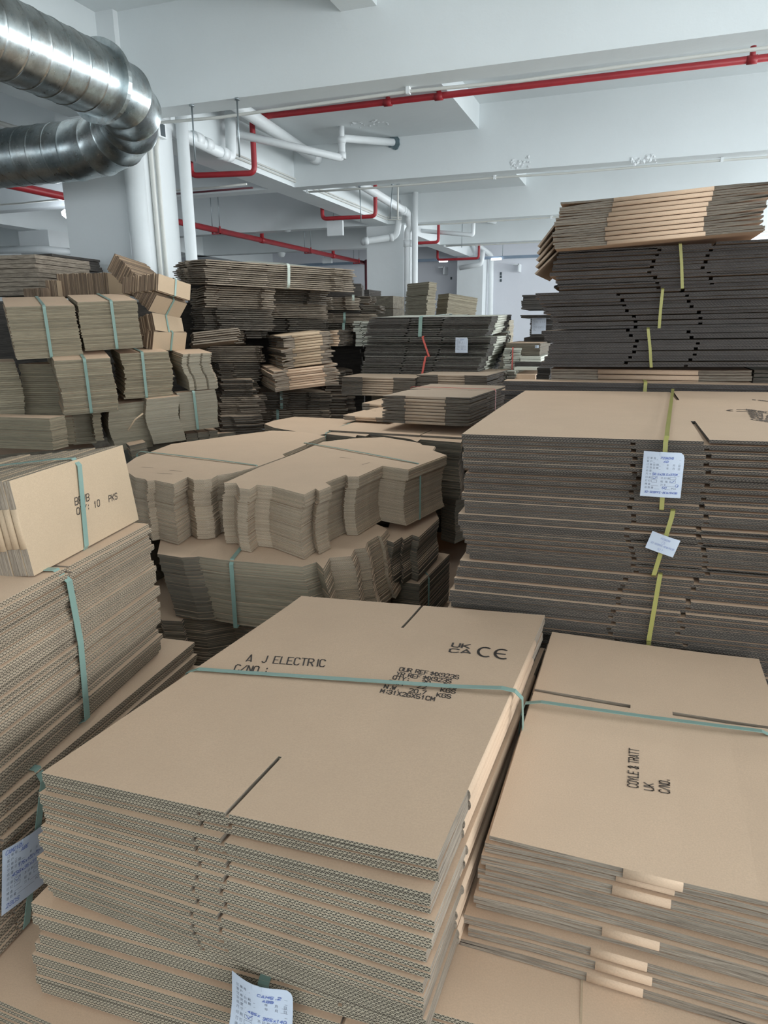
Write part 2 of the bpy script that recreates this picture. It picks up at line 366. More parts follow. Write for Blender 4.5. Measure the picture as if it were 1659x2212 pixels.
pipe('sprinkler_pipe', [(-4.17, Y3, 3.5), (-4.17, Y3, 3.05), (q.x, Y3, 3.05), (q.x, Y3, 3.52), (4.98, Y3, 3.51)], 0.026, 'red', 'red sprinkler pipe looping under the girder just right of the mid-room column', bend=0.06)
q = az(1034, 559, 3.02); Y4 = min(q.y, 16.4)
pipe('sprinkler_pipe', [(-4.3, Y4, 3.3), (-4.3, Y4, 3.03), (q.x, Y4, 3.03), (q.x, Y4, 3.52), (4.98, Y4, 3.51)], 0.026, 'red', 'farthest red sprinkler loop, in front of the back wall', bend=0.06)
XM, ZM = -4.37*1.4, 3.05
ym = [az(x, y, ZM).y for x, y in ((567, 519), (717, 553), (470, 497), (662, 541), (768, 564))]
mp = pipe('sprinkler_main', [(XM, -3.9, ZM), (XM, 16.0, ZM)], 0.042, 'red', 'thick red sprinkler main running away along the left side under the beams', bend=0,
     couplings=[((XM, y-0.06, ZM), (XM, y+0.06, ZM)) for y in ym[:2]], stubs=[((XM, y, ZM), (XM, y, 3.5)) for y in ym[:2]])
for y in ym[2:]:
    b = MB().box(XM-0.07, XM+0.07, y-0.02, y+0.02, ZM-0.06, ZM-0.045).box(XM-0.07, XM-0.06, y-0.02, y+0.02, ZM-0.06, ZM+0.05).box(XM+0.06, XM+0.07, y-0.02, y+0.02, ZM-0.06, ZM+0.05).build('bracket', K['red'], mp)
    for s_ in (-1, 1): MB().tube([(XM+s_*0.065, y, ZM), (XM+s_*0.065, y, CEIL-0.01)], 0.006, 6).build('threaded_rod', K['steel'], mp)
q = az(563, 404, 3.1); q0 = az(379, 419, 3.1)
pipe('sprinkler_pipe', [(-5.4, q.y, 3.1), (GX0+0.02, q.y, 3.1)], 0.010, 'red_dk', 'thin red pipe along a beam left of the girder, behind the first column', bend=0)
q = ay(792, 600, 15.5); pipe('riser_pipe', [(q.x, 15.5, 0), (q.x, 15.5, 3.05), (XM, 15.9, 3.05)], 0.045, 'red_dk', 'dark red vertical riser beside the mid-room column', bend=0.08)
q = ay(445, 560, 15.5); pipe('riser_pipe', [(q.x, 15.5, 0), (q.x, 15.5, 3.0)], 0.03, 'red_dk', 'thin red vertical pipe on the far wall behind the top left cardboard pile', bend=0)
# white plastic pipes
q = ax(300, 480, -3.53); pipe('drain_pipe', [(-3.53, q.y, 0), (-3.53, q.y, HC)], 0.072, 'pvc', 'widest white vertical drainpipe, against the side of the first column', bend=0, couplings=[((-3.53, q.y, 2.99), (-3.53, q.y, 3.14))])
q = ax(408, 480, -3.55); pipe('drain_pipe', [(-3.55, q.y, 0), (-3.55, q.y, CEIL)], 0.048, 'pvc', 'white vertical drainpipe standing free just right of the first column', bend=0)
for px, r_, lab in ((337, 0.017, 'thin white conduit down the side of the first column, next to the widest drainpipe'), (350, 0.014, 'thin white conduit down the side of the first column, below the open junction box')):
    q = ax(px, 470, -3.60); pipe('conduit', [(-3.60, q.y, 0), (-3.60, q.y, 2.98), (-3.60, q.y+0.06, 3.10)], r_, 'pvc_g', lab, cat='conduit', bend=0.04)
q = ax(345, 281, -3.58); jb = MB().box(-0.02, 0.025, -0.05, 0.05, -0.055, 0.055).build('junction_box', K['pvc']); jb.location = (-3.58, q.y, q.z); tag(jb, 'small white junction box with an open front on the first column', 'junction box')
MB().box(0.025, 0.028, -0.026, 0.03, -0.045, 0.04).build('open_socket', K['dark'], jb)
a_, b_ = ax(395, 285, -3.66), ax(500, 342, -3.66)
pipe('drain_pipe', [(-3.66, 4.9, a_.z), (-3.66, b_.y, b_.z), (-3.66, b_.y+0.02, 3.553)], 0.05, 'pvc', 'thick white jointed drainpipe along the girder face with two hanging rods in front', bend=0.08,
     couplings=[coup((-3.66, a_.y+(b_.y-a_.y)*t, a_.z+(b_.z-a_.z)*t), (0, 1, 0), 0.05) for t in (0.25, 0.45, 0.8)])
a_, b_ = ax(440, 228, -3.35), ay(683, 343, 7.6)
pipe('drain_pipe', [(a_.x, 4.9, 3.50), (b_.x, 7.63, b_.z)], 0.055, 'pvc', 'straight white drainpipe high beside the girder, ending in the second beam', bend=0, couplings=[((b_.x, 7.48, b_.z+0.01), (b_.x, 7.62, b_.z))])
h_ = ay(850, 308, 7.63); v_ = ay(738, 300, 7.05)
s_ = ax(512, 290, -3.6)
pipe('drain_pipe', [(-3.64, s_.y+0.05, 3.36), (v_.x, 7.05, 3.27), (v_.x, 7.05, 3.45), (h_.x, 7.62, h_.z)], 0.036, 'pvc', 'thin white drainpipe crossing the near bay, ending in a dark foam-filled hole', bend=0.04,
     couplings=[coup((v_.x, 7.05, 3.29), (0, 0, 1), 0.03), coup((v_.x, 7.05, 3.43), (0, 0, 1), 0.03)], stubs=[((v_.x, 7.05, 3.43), (v_.x, 7.05, 3.555))])
random.seed(3)
fm = MB()
pts = [(math.cos(a*0.35)*random.uniform(0.05, 0.085), 0, math.sin(a*0.35)*random.uniform(0.05, 0.08)) for a in range(18)]
fm.face([(x, -0.012, z) for x, _, z in pts][::-1])
for i in range(18):
    a, b = pts[i], pts[(i+1) % 18]; fm.face([(a[0], 0.01, a[2]), (b[0], 0.01, b[2]), (b[0], -0.012, b[2]), (a[0], -0.012, a[2])])
o = fm.build('sealing_foam', K['foam']); o.location = (h_.x+0.01, 7.625, h_.z); tag(o, 'ragged dark sealing foam around a pipe hole in the second beam', 'sealing foam')
for px, py, r0, rx, rz, by, lab in ((1125, 352, 0, 0.10, 0.05, 7.63, 'flaking plaster patch low on the second beam, near its middle'), (1390, 345, 0, 0.12, 0.035, 7.63, 'flaking plaster patch low on the second beam, farther right'), (790, 268, 1, 0.22, 0.10, 0, 'peeling plaster patch on the lowered slab by the thin drainpipe')):
    p = ay(px, py, by) if by else az(px, py, 3.553); mb = MB()
    for k in range(26):
        cx, cz = random.uniform(-rx, rx), random.uniform(-rz, rz); s_ = random.uniform(0.010, 0.03)
        ring = [(cx+math.cos(a*1.047)*s_*random.uniform(0.6, 1.2), cz+math.sin(a*1.047)*s_*random.uniform(0.4, 1.0)) for a in range(6)]
        d_ = random.uniform(0.004, 0.012); c0 = (cx, -d_, cz) if by else (cx, cz, -d_)
        for i in range(6):
            a, b = ring[i], ring[(i+1) % 6]
            mb.face([(a[0], 0, a[1]), (b[0], 0, b[1]), c0] if by else [(a[0], a[1], 0), (b[0], b[1], 0), c0])
    o = mb.build('plaster_patch', K['patch']); o.location = (p.x, (7.629 if by else p.y), (p.z if by else 3.554)); tag(o, lab, 'plaster patch')
# at the mid-room column
a_ = ay(795, 412, 9.0); b_ = ay(884, 462, 10.75); c_ = ay(884, 500, 10.75)
pipe('drain_pipe', [(b_.x-0.02, 7.9, b_.z+0.12), (b_.x, 10.7, b_.z), (b_.x+0.02, 10.74, b_.z-0.2), (b_.x-0.02, 10.74, c_.z), (b_.x-0.02, 10.74, 0)], 0.055, 'pvc', 'white drainpipe coming along the girder and turning down the front of the mid-room column', bend=0.09,
     couplings=[coup((b_.x, 10.45, b_.z+0.01), (0, 1, 0), 0.05), coup((b_.x-0.02, 10.74, 2.85), (0, 0, 1), 0.05)])
q = ay(902, 600, 10.85); pipe('drain_pipe', [(q.x, 10.7, 0), (q.x, 10.7, 3.6)], 0.047, 'pvc', 'straight white vertical pipe, rightmost beside the mid-room column', bend=0)
a_, b_, c_ = ay(786, 521, 10.6), ay(856, 511, 10.8), ay(864, 462, 10.8)
pipe('drain_pipe', [a_-Vector((0.06, -0.15, 0)), a_, b_, c_+Vector((0, 0, 0.0)), c_+Vector((0, 0.05, 0.2))], 0.05, 'pvc', 'white elbow pipe sticking out left of the mid-room column top', bend=0.09, couplings=[coup(a_*0.92+b_*0.08, b_-a_, 0.03), coup(a_*0.15+b_*0.85, b_-a_, 0.03)])
q, t_ = ay(1064, 620, 16.8), ay(1060, 552, 16.8)
pipe('drain_pipe', [(t_.x-0.28, 16.2, t_.z+0.25), (t_.x+0.02, 16.8, t_.z), (q.x, 16.8, 0)], 0.055, 'pvc', 'white drainpipe down the back wall, right of the far column', bend=0.1)
a_, b_ = ay(993, 579, 16.2), ay(1040, 571, 16.2)
pipe('drain_pipe', [a_, b_, b_+Vector((0.03, 0.0, 0.28))], 0.05, 'pvc', 'short white elbow pipe in front of the far column', bend=0.08)
a_, b_, c_ = ay(905, 498, 12.6), ay(1022, 495, 12.6), ay(1027, 478, 12.6)
pipe('drain_pipe', [(a_.x, 12.6, a_.z), (b_.x, 12.6, a_.z-0.12), (b_.x, 12.6, 3.55)], 0.036, 'pvc', 'thin white drainpipe crossing the far bay, right of the mid-room column', bend=0.04)
q = ay(1070, 480, 13.8); pipe('drain_pipe', [(q.x-0.6, 13.0, q.z+0.12), (q.x, 13.8, q.z)], 0.04, 'pvc', 'short white pipe end entering the fourth beam', bend=0)
q = ay(163, 560, 9.2); q2 = ay(110, 541, 9.2)
pipe('drain_pipe', [(q.x, 9.2, 0), (q.x, 9.2, HC)], 0.06, 'pvc', 'white vertical pipe on the far left column', bend=0)
pipe('drain_pipe', [(q2.x-1.2, 9.0, q2.z+0.02), (q2.x, 9.0, q2.z), (q.x-0.05, 9.2, q2.z-0.04)], 0.055, 'pvc', 'white horizontal pipe joining the far left column pipe', bend=0.1)
q, q2 = ax(30, 200, -4.6), ax(180, 255, -4.6)
pipe('conduit', [(-4.55, 3.0, 3.1), (-4.55, 4.63, 3.1)], 0.022, 'pvc_g', 'white conduit seen between the two runs of metal duct', cat='conduit', bend=0)
# conduits under the beams and on the girder
def beamline(y, x0, x1, z, lab, r_=0.011, drop=0.02):
    n = 12; pts = [(x0+(x1-x0)*i/n, y, z-(drop*abs(math.sin(i*1.3)) if i % 3 else 0)) for i in range(n+1)]
    o = MB().tube(pts, r_, 8).build('conduit', K['pvc_g']); tag(o, lab, 'conduit')
    for i in range(0, n, 3): MB().box(pts[i][0]-0.012, pts[i][0]+0.012, y-0.018, y+0.018, z-0.016, z+0.028).build('clip', K['pvc'], o)
beamline(4.855, -3.7, 4.9, 3.125, 'white conduit clipped along the underside of the nearest beam')
beamline(7.82, -3.7, 4.9, 3.128, 'white conduit clipped along the underside of the second beam', drop=0.01)
beamline(10.9, -3.4, 4.9, 3.13, 'white conduit clipped along the underside of the third beam', drop=0.01)
beamline(13.95, -3.7, 4.9, 3.13, 'white conduit clipped along the underside of the fourth beam', drop=0.008)
beamline(q0.y-0.06, -8.9, GX0-0.02, 3.13, 'white conduit along the beam left of the girder', drop=0.008)
for z_, l_ in ((3.235, 'upper of two thin conduits along the girder face'), (3.205, 'lower of two thin conduits along the girder face')):
    pipe('conduit', [(GX1+0.012, 5.4, z_), (GX1+0.012, 10.7, z_), (-3.5, 10.65, z_-0.02)], 0.009, 'pvc_g', l_, cat='conduit', bend=0.03)
def rod(px, p0, p1, z, lab, r_=0.006, m='steel'):
    a = az(px, p0, z); b = ay(p1[0], p1[1], a.y); b.x = a.x*0.5+b.x*0.5
    o = MB().tube([(a.x, a.y, z), tuple(b)], r_, 6).build('hanging_rod', K[m]); tag(o, lab, 'rod', 'hanging threaded rods')
    MB().tube([(a.x, a.y, z-0.012), (a.x, a.y, z)], 0.018, 8).build('anchor', K['steel'], o)
rod(414, 226, (421, 349), HC, 'threaded rod hanging left, next to the free-standing drainpipe')
rod(512, 212, (516, 340), HC, 'threaded rod hanging in front of the small vertical drain branch')
rod(777, 402, (782, 479), HC, 'threaded rod hanging over the white square tag')
rod(848, 398, (837, 473), HC, 'slanting threaded rod hanging above the mid-room column')
rod(860, 398, (858, 474), HC, 'pale rod hanging above the elbow of the mid-room column', 0.009, 'pvc_g')
a_ = az(1000, 478, HC); rod(999, 470, (997, 535), 3.553, 'long thin rod hanging in the far bay')
def hung(px0, py0, px1, py1, y, th, name, m, lab, cat):
    a, b = ay(px0, py0, y), ay(px1, py1, y)
    o = MB().box(0, b.x-a.x, 0, th, b.z-a.z, 0).build(name, K[m]); o.location = a; tag(o, lab, cat); return o
o = hung(706, 478, 740, 508, 9.9, 0.05, 'hanging_tag', 'pvc', 'white square tag hanging under the girder', 'tag')
MB().tube([(0.1, 0.02, 0), (0.1, 0.02, CEIL-0.002-o.location.z)], 0.004, 6).build('hanger', K['steel'], o)
o = hung(696, 557, 716, 568, 15.0, 0.06, 'hanging_tag', 'pvc', 'small pale box hanging beside the red sprinkler main', 'tag')
MB().tube([(0.05, 0.03, 0), (0.05, 0.03, CEIL-0.002-o.location.z)], 0.004, 6).build('hanger', K['steel'], o)
for px, py, y, lab in ((621, 492, 10.9, 'white dome camera under the beam left of the girder'), (608, 549, 13.96, 'glassy dome lamp under the farther beam on the left'), (1186, 541, 13.96, 'white dome lamp beside the topmost tilted bundle')):
    p = ay(px, py, y); mb = MB(); prof = [(0.0, -0.07), (0.05, -0.055), (0.072, -0.02), (0.085, 0.02), (0.085, 0.03), (0.0, 0.03)]
    for i in range(5):
        for k in range(16):
            a, b = 2*math.pi*k/16, 2*math.pi*(k+1)/16; f = lambda an, pr_: (math.cos(an)*pr_[0], math.sin(an)*pr_[0], pr_[1])
            mb.face([f(a, prof[i]), f(b, prof[i]), f(b, prof[i+1]), f(a, prof[i+1])], smooth=True)
    o = mb.build('dome_light', K['pvc']); o.location = p; tag(o, lab, 'ceiling fixture')
    MB().tube([(0, 0, 0.03), (0, 0, max(0.05, HC-p.z))], 0.02, 8).build('mount', K['pvc'], o)
# lamp at far left
p = ay(152, 459, 7.4); lm = empty('hanging_lamp', Matrix.Translation(p), 'lit round hanging lamp below the red main at far left', 'lamp')
mb = MB(); prof = [(0.0, -0.075), (0.06, -0.068), (0.10, -0.035), (0.105, 0.0), (0.07, 0.03), (0.0, 0.035)]
for i in range(5):
    for k in range(20):
        a, b = 2*math.pi*k/20, 2*math.pi*(k+1)/20; f = lambda an, pr_: (math.cos(an)*pr_[0], math.sin(an)*pr_[0], pr_[1])
        mb.face([f(a, prof[i]), f(b, prof[i]), f(b, prof[i+1]), f(a, prof[i+1])], smooth=True)
mb.build('bulb', K['lamp'], lm); MB().tube([(0, 0, 0.03), (0, 0, 0.09)], 0.03, 10).build('socket', K['pvc'], lm); MB().tube([(0, 0, 0.09), (0, 0, CEIL-p.z-0.002)], 0.006, 6).build('cord', K['pvc'], lm)
pl = bpy.data.lights.new('hanging_lamp_light', 'POINT'); pl.energy = 25; pl.shadow_soft_size = 0.1; pl.color = (0.85, 0.92, 1); lo = bpy.data.objects.new('hanging_lamp_light', pl); COL.objects.link(lo); lo.location = p+Vector((0, 0, -0.16))
# cable tray with tube lights in front of the back wall
a_, b_ = ay(860, 570, 16.3), ay(1190, 552, 16.3)
tr = MB().box(-9, 4.9, -0.03, 0.03, -0.03, 0.03).build('cable_tray', K['tray']); tr.location = (0, 16.3, b_.z); tag(tr, 'blue grey cable tray carrying two lit tubes across the back of the room', 'cable tray')
for px0, px1 in ((950, 968), (1062, 1084)):
    x0, x1 = ay(px0, 565, 16.3).x, ay(px1, 563, 16.3).x
    MB().tube([(x0, -0.05, -0.035), (x1, -0.05, -0.035)], 0.022, 10).build('light_tube', K['tube'], tr)
for x_ in (-3, 0, 3): MB().tube([(x_, 0, 0.03), (x_, 0, CEIL-b_.z)], 0.006, 6).build('hanger_rod', K['steel'], tr)
for px, py, lab in ((1119, 572, 'white angle bracket high on the back wall, right of the drainpipe'), (960, 578, 'white angle bracket on the back wall left of the far column')):
    p = ay(px, py, 16.97); o = MB().box(-0.07, 0.07, -0.3, 0.0, -0.02, 0.0).box(0.05, 0.08, -0.3, 0, -0.17, 0).build('wall_bracket', K['pvc']); o.location = p; tag(o, lab, 'bracket')
for px, py, wl_ in ((1082, 591, 'small dark fitting on the back wall right of the drainpipe, topmost of three'), (1082, 598, 'small dark fitting on the back wall right of the drainpipe, middle of three'), (1082, 606, 'small dark fitting on the back wall right of the drainpipe, lowest of three'), (975, 601, 'small dark fitting on the back wall left of the far column')):
    p = ay(px, py, 16.995); o = MB().box(-0.02, 0.02, -0.012, 0.0, -0.03, 0.03).build('wall_socket', K['dark']); o.location = p; tag(o, wl_, 'wall fitting', 'dark wall fittings' if px > 1000 else None)
# ------------------------------------------------------------------ lettering: a single-line stencil alphabet, 4 x 6 grid
G = {'A': '00 26 40;11 31', 'B': '00 06 36 45 44 33 03;33 42 41 30 00', 'C': '45 36 16 05 01 10 30 41', 'D': '00 06 26 44 42 20 00', 'E': '46 06 00 40;03 33',
 'F': '46 06 00;03 33', 'G': '45 36 16 05 01 10 30 41 43 23', 'I': '20 26', 'J': '36 31 20 10 01', 'K': '00 06;46 02;13 40', 'L': '06 00 40', 'M': '00 06 22 46 40',
 'N': '00 06 40 46', 'O': '10 01 05 16 36 45 41 30 10', 'P': '00 06 36 45 44 33 03', 'Q': '10 01 05 16 36 45 41 30 10;31 40', 'R': '00 06 36 45 44 33 03;23 40',
 'S': '45 36 16 05 04 13 33 42 41 30 10 01', 'T': '06 46;26 20', 'U': '06 01 10 30 41 46', 'V': '06 20 46', 'W': '06 10 24 30 46', 'X': '00 46;06 40', 'Y': '06 23 46;23 20', 'Z': '06 46 00 40',
 '0': '10 01 05 16 36 45 41 30 10', '1': '14 26 20', '2': '05 16 36 45 44 00 40', '3': '05 16 36 45 44 33 13;33 42 41 30 10 01', '4': '30 36 02 42', '5': '46 06 03 33 42 41 30 10 01',
 '6': '45 36 16 05 01 10 30 41 42 33 03', '7': '06 46 10', '8': '13 04 05 16 36 45 44 33 13 02 01 10 30 41 42 33', '9': '43 13 04 05 16 36 45 41 30 10 01', '.': '20 21', ':': '21 22;24 25',
 '/': '00 46', '&': '40 05 16 26 35 34 01 10 20 42', '-': '13 33', ' ': '', '(': '36 15 11 30', ')': '16 35 31 10', '?': '20 21', 'x': '10 44;14 40', 'm': '00 04 14 23 20;24 34 43 40', '@': '', }
def strokes(text, wl=0.62):
    """polylines of a text whose cap height is 1; returns (lines, width)"""
    out = []; x = 0
    for ch in text:
        for st in G.get(ch, '').split(';'):
            p = [(x+int(c[0])/4*wl, int(c[1])/6) for c in st.split()]
            if len(p) > 1: out.append(p)
        x += wl*(0.55 if ch in '.:I ' else 1)+0.22
    return out, x-0.22
def ribbon(mb, pts, wd, z=0.0):
    for i in range(len(pts)-1):
        a, b = Vector(pts[i]), Vector(pts[i+1]); d = (b-a)
        if d.length < 1e-6: continue
        d.normalize(); n = Vector((-d.y, d.x))*wd/2; e = d*wd*0.35
        mb.face([(*(a-e+n), z), (*(a-e-n), z), (*(b+e-n), z), (*(b+e+n), z)])
def text_on(parent, Minv, rows, wd, m, name='printed_lettering', zf=None, ml=None, lift=0.0006):
    """rows: (text, O, E, U) as local 2-D points: baseline start, baseline end, top of the first letter"""
    mb = MB()
    for text, O, E_, U in rows:
        ls, L_ = strokes(text); O = Vector(O); ux = (Vector(E_)-O)/L_; uy = Vector(U)-O
        for p in ls: ribbon(mb, [tuple(O+ux*a+uy*b) for a, b in p], wd)
    if zf: mb.v = [(x, y, zf(x, y)+lift) for x, y, z in mb.v]
    return mb.build(name, K[m], parent, ml)
_tc = {}
def font_mesh(body, size):
    if (body, size) not in _tc:
        c = bpy.data.curves.new('t', 'FONT'); c.body = body; c.size = size; c.resolution_u = 2; o = bpy.data.objects.new('t', c); COL.objects.link(o)
        bpy.context.view_layer.update(); me = o.to_mesh(); _tc[(body, size)] = ([tuple(v.co) for v in me.vertices], [tuple(p.vertices) for p in me.polygons])
        o.to_mesh_clear(); bpy.data.objects.remove(o); bpy.data.curves.remove(c)
    return _tc[(body, size)]
FORM = [('订 单 号', 0.90), ('客 户', 0.825), ('订 单 日 期', 0.75), ('交 货 日 期', 0.675), ('纸 度', 0.60), ('尺 寸', 0.525), ('印 刷', 0.44), ('打 钉', 0.36), ('啤 盒', 0.28), ('总 数 量', 0.20)]
def slip(parent, TL, TR, BL, form=True, hand=(), bend=0.006, curl=0.0, cut=True, name='order_slip'):
    """paper slip given by three world corners; built in its own frame (x right, y up, z out of the paper)"""
    TL, TR, BL = Vector(TL), Vector(TR), Vector(BL); X = TR-TL; W_ = X.length; X.normalize(); Y = TL-BL; Y -= X*Y.dot(X); H_ = Y.length; Y.normalize(); Z = X.cross(Y)
    Mw = Matrix((X, Y, Z)).transposed().to_4x4(); Mw.translation = TL-Y*H_
    zf = lambda x, y: bend*math.sin(x/W_*math.pi)*(0.3+0.7*y/H_)+curl*max(0, 1-y/H_*1.6)**2 + curl*max(0, x/W_-0.7)**2*2
    n = 10; mb = MB()
    P = [[(W_*i/n, H_*j/n) for i in range(n+1)] for j in range(n+1)]
    if cut: P[n][n] = (W_*0.97, H_*0.95); P[n][n-1] = (W_*0.91, H_*0.992); P[n-1][n] = (W_*0.995, H_*0.89)
    for j in range(n+1):
        for i in range(n+1): x, y = P[j][i]; mb.v.append((x, y, zf(x, y)))
    for j in range(n):
        for i in range(n): a = j*(n+1)+i; mb.idx([a, a+1, a+n+2, a+n+1], smooth=True)
    o = mb.build(name, K['paper'], parent, WORLD[parent.name].inverted() @ Mw)
    if form:
        mb = MB(); fs = H_*0.052
        def put(body, x, y, s=fs):
            vs, fcs = font_mesh(body, 1.0); n0 = len(mb.v); mb.v += [(x+a*s, y+b*s, 0) for a, b, _ in vs]
            for f_ in fcs: mb.idx([n0+i for i in f_])
        def line(x0, x1, y): ribbon(mb, [(x0, y), (x1, y)], H_*0.0045)
        def rect(x, y, w_, h_): ribbon(mb, [(x, y), (x+w_, y), (x+w_, y+h_), (x, y+h_), (x, y)], H_*0.005)
        for s_, y in FORM: put(s_, W_*0.09, H_*y*0.93)
        for y, x0 in ((0.90, .33), (0.825, .26), (0.75, .40), (0.675, .40), (0.60, .26), (0.525, .26)): line(W_*x0, W_*0.92, H_*(y*0.93-0.008))
        for y in (0.75, 0.675):
            for s_, x in (('年', .58), ('月', .73), ('日', .86)): put(s_, W_*x, H_*y*0.93)
        for y, t in ((0.44, '不 印 刷'), (0.36, '粘   箱')):
            rect(W_*0.25, H_*(y*0.93-0.006), W_*0.13, H_*0.05); put(t, W_*0.47, H_*y*0.93); rect(W_*0.70, H_*(y*0.93-0.006), W_*0.14, H_*0.05)
        line(W_*.25, W_*.42, H_*(.28*.93-.008)); put('刀 卡', W_*0.47, H_*.28*.93); line(W_*.62, W_*.88, H_*(.28*.93-.008)); line(W_*.33, W_*.72, H_*(.2*.93-.008)); put('PCS', W_*.75, H_*.2*.93, fs*1.1)
        mb.v = [(x, y, zf(x, y)+0.0004) for x, y, z in mb.v]; mb.build('printed_form', K['ink_g'], o)
    if hand:
        mb = MB()
        for t, x, y, s_, w_ in hand:
            if t == '@':
                ribbon(mb, [(W_*x+math.cos(a*.524)*H_*s_, H_*y+math.sin(a*.524)*H_*s_*1.1) for a in range(13)], H_*0.007); continue
            if t == 'V': ribbon(mb, [(W_*x, H_*(y+.03)), (W_*(x+.04), H_*y), (W_*(x+.11), H_*(y+.06))], H_*0.008); continue
            ls, L_ = strokes(t)
            for p in ls: ribbon(mb, [(W_*x+(a+b*.2)*W_*w_/L_, H_*y+b*H_*s_) for a, b in p], H_*0.008)
        mb.v = [(x, y, zf(x, y)+0.0006) for x, y, z in mb.v]; mb.build('handwriting', K['ink_b'], o)
    tp = MB().box(W_*0.40, W_*0.55, H_*0.93, H_*1.005, 0, 0.0006); tp.v = [(x, y, zf(x, y)+z+0.0003) for x, y, z in tp.v]; tp.build('clear_tape', K['paper'], o)
    return o
# ------------------------------------------------------------------ flattened cartons and die-cut sheets
def carton_mb(W_, L_, f, t, st, sb, gap=0.0015, seed=0, curl=0.002, sag=None, fold=True, nx=6, sw=0.006):
    rnd = random.Random(seed); mb = MB(); sag = sag or (lambda x, y: 0)
    def layer(z0, slots, cs):
        xs = {0.0, W_}; slots = [s for s in slots if 0.02 < s < W_-0.02]
        for s in slots: xs |= {s-sw/2, s+sw/2}
        for i in range(1, nx):
            x = W_*i/nx
            if all(abs(x-s) > 0.02 for s in slots): xs.add(x)
        xs = sorted(xs); ys_ = sorted({0.0, f*0.5, f, L_*0.5, L_-f, L_-f*0.5, L_}) if f > 0 else [0.0, L_*0.5, L_]
        nx_, ny = len(xs)-1, len(ys_)-1
        isflap = lambda j: f > 0 and (ys_[j+1] <= f+1e-6 or ys_[j] >= L_-f-1e-6)
        gone = lambda i, j: i < 0 or j < 0 or i >= nx_ or j >= ny or (isflap(j) and any(abs((xs[i]+xs[i+1])/2-s) < 0.001 for s in slots))
        cr = [rnd.uniform(-curl, curl) for _ in range(len(slots)+1)]; cr2 = [rnd.uniform(-curl, curl) for _ in range(len(slots)+1)]
        seg = lambda x: sum(1 for s in slots if x > s)
        ids = {}
        def V(i, j, s):
            if (i, j, s) not in ids:
                x, y = xs[i], ys_[j]; c = 0
                if f > 0 and y < f: c = cr[seg(x)]*((f-y)/f)**2
                if f > 0 and y > L_-f: c = cr2[seg(x)]*((y-L_+f)/f)**2
                ids[(i, j, s)] = len(mb.v); mb.v.append((x, y, z0+s*t+c+sag(x, y)))
            return ids[(i, j, s)]
        for i in range(nx_):
            for j in range(ny):
                if gone(i, j): continue
                mb.idx([V(i, j, 1), V(i+1, j, 1), V(i+1, j+1, 1), V(i, j+1, 1)], 0); mb.idx([V(i, j, 0), V(i, j+1, 0), V(i+1, j+1, 0), V(i+1, j, 0)], 0)
                x0, x1, y0, y1 = xs[i], xs[i+1], ys_[j], ys_[j+1]; off = rnd.random()
                o_ = cs*0.31
                if gone(i, j-1): mb.idx([V(i, j, 0), V(i+1, j, 0), V(i+1, j, 1), V(i, j, 1)], 1, [(x0+o_, 0), (x1+o_, 0), (x1+o_, 1), (x0+o_, 1)])
                if gone(i, j+1): mb.idx([V(i+1, j+1, 0), V(i, j+1, 0), V(i, j+1, 1), V(i+1, j+1, 1)], 1, [(x1+o_, 0), (x0+o_, 0), (x0+o_, 1), (x1+o_, 1)])
                edge_l, edge_r = i == 0 and fold and not isflap(j), i == nx_-1 and fold and not isflap(j)
                if gone(i-1, j) and not edge_l: mb.idx([V(i, j+1, 0), V(i, j, 0), V(i, j, 1), V(i, j+1, 1)], 2, [(y1+o_, 0), (y0+o_, 0), (y0+o_, 1), (y1+o_, 1)])
                if gone(i+1, j) and not edge_r: mb.idx([V(i+1, j, 0), V(i+1, j+1, 0), V(i+1, j+1, 1), V(i+1, j, 1)], 2, [(y0+o_, 0), (y1+o_, 0), (y1+o_, 1), (y0+o_, 1)])
    layer(0, sb, 1+seed); layer(t+gap, st, 2.3+seed)
    if fold:
        yy = [f, L_*0.5, L_-f]; zt = 2*t+gap; bl = t*0.5
        for xe, sg in ((0.0, -1), (W_, 1)):
            rings = []
            for y in yy:
                n0 = len(mb.v); rings.append(n0)
                for k in range(7):
                    a = math.pi*k/6; mb.v.append((xe+sg*bl*math.sin(a), y, zt/2+zt/2*math.cos(a)+sag(xe, y)))
            for r_ in range(len(yy)-1):
                for k in range(6):
                    q_ = [rings[r_]+k, rings[r_]+k+1, rings[r_+1]+k+1, rings[r_+1]+k]; mb.idx(q_ if sg < 0 else q_[::-1], 0, smooth=True)
            mb.idx([rings[0]+k for k in range(7)][::sg], 2, [(0.02*k, 0.3) for k in range(7)]); mb.idx([rings[-1]+k for k in range(7)][::-sg], 2, [(0.02*k, 0.3) for k in range(7)])
    return mb
def sheet_mb(out, t):
    mb = MB(); n = len(out); mb.v = [(x, y, 0) for x, y in out]+[(x, y, t) for x, y in out]
    ar = sum(out[i][0]*out[(i+1) % n][1]-out[(i+1) % n][0]*out[i][1] for i in range(n))
    if ar < 0: out = out[::-1]; mb.v = [(x, y, 0) for x, y in out]+[(x, y, t) for x, y in out]
    mb.idx(list(range(n, 2*n)), 0); mb.idx(list(range(n))[::-1], 0); u = 0
    for i in range(n):
        j = (i+1) % n; d = math.dist(out[i], out[j]); mb.idx([i, j, n+j, n+i], 1, [(u, 0), (u+d, 0), (u+d, 1), (u, 1)]); u += d
    return mb
def mesh_of(mb, name, mats):
    o = mb.build(name, mats); me = o.data; bpy.data.objects.remove(o); return me
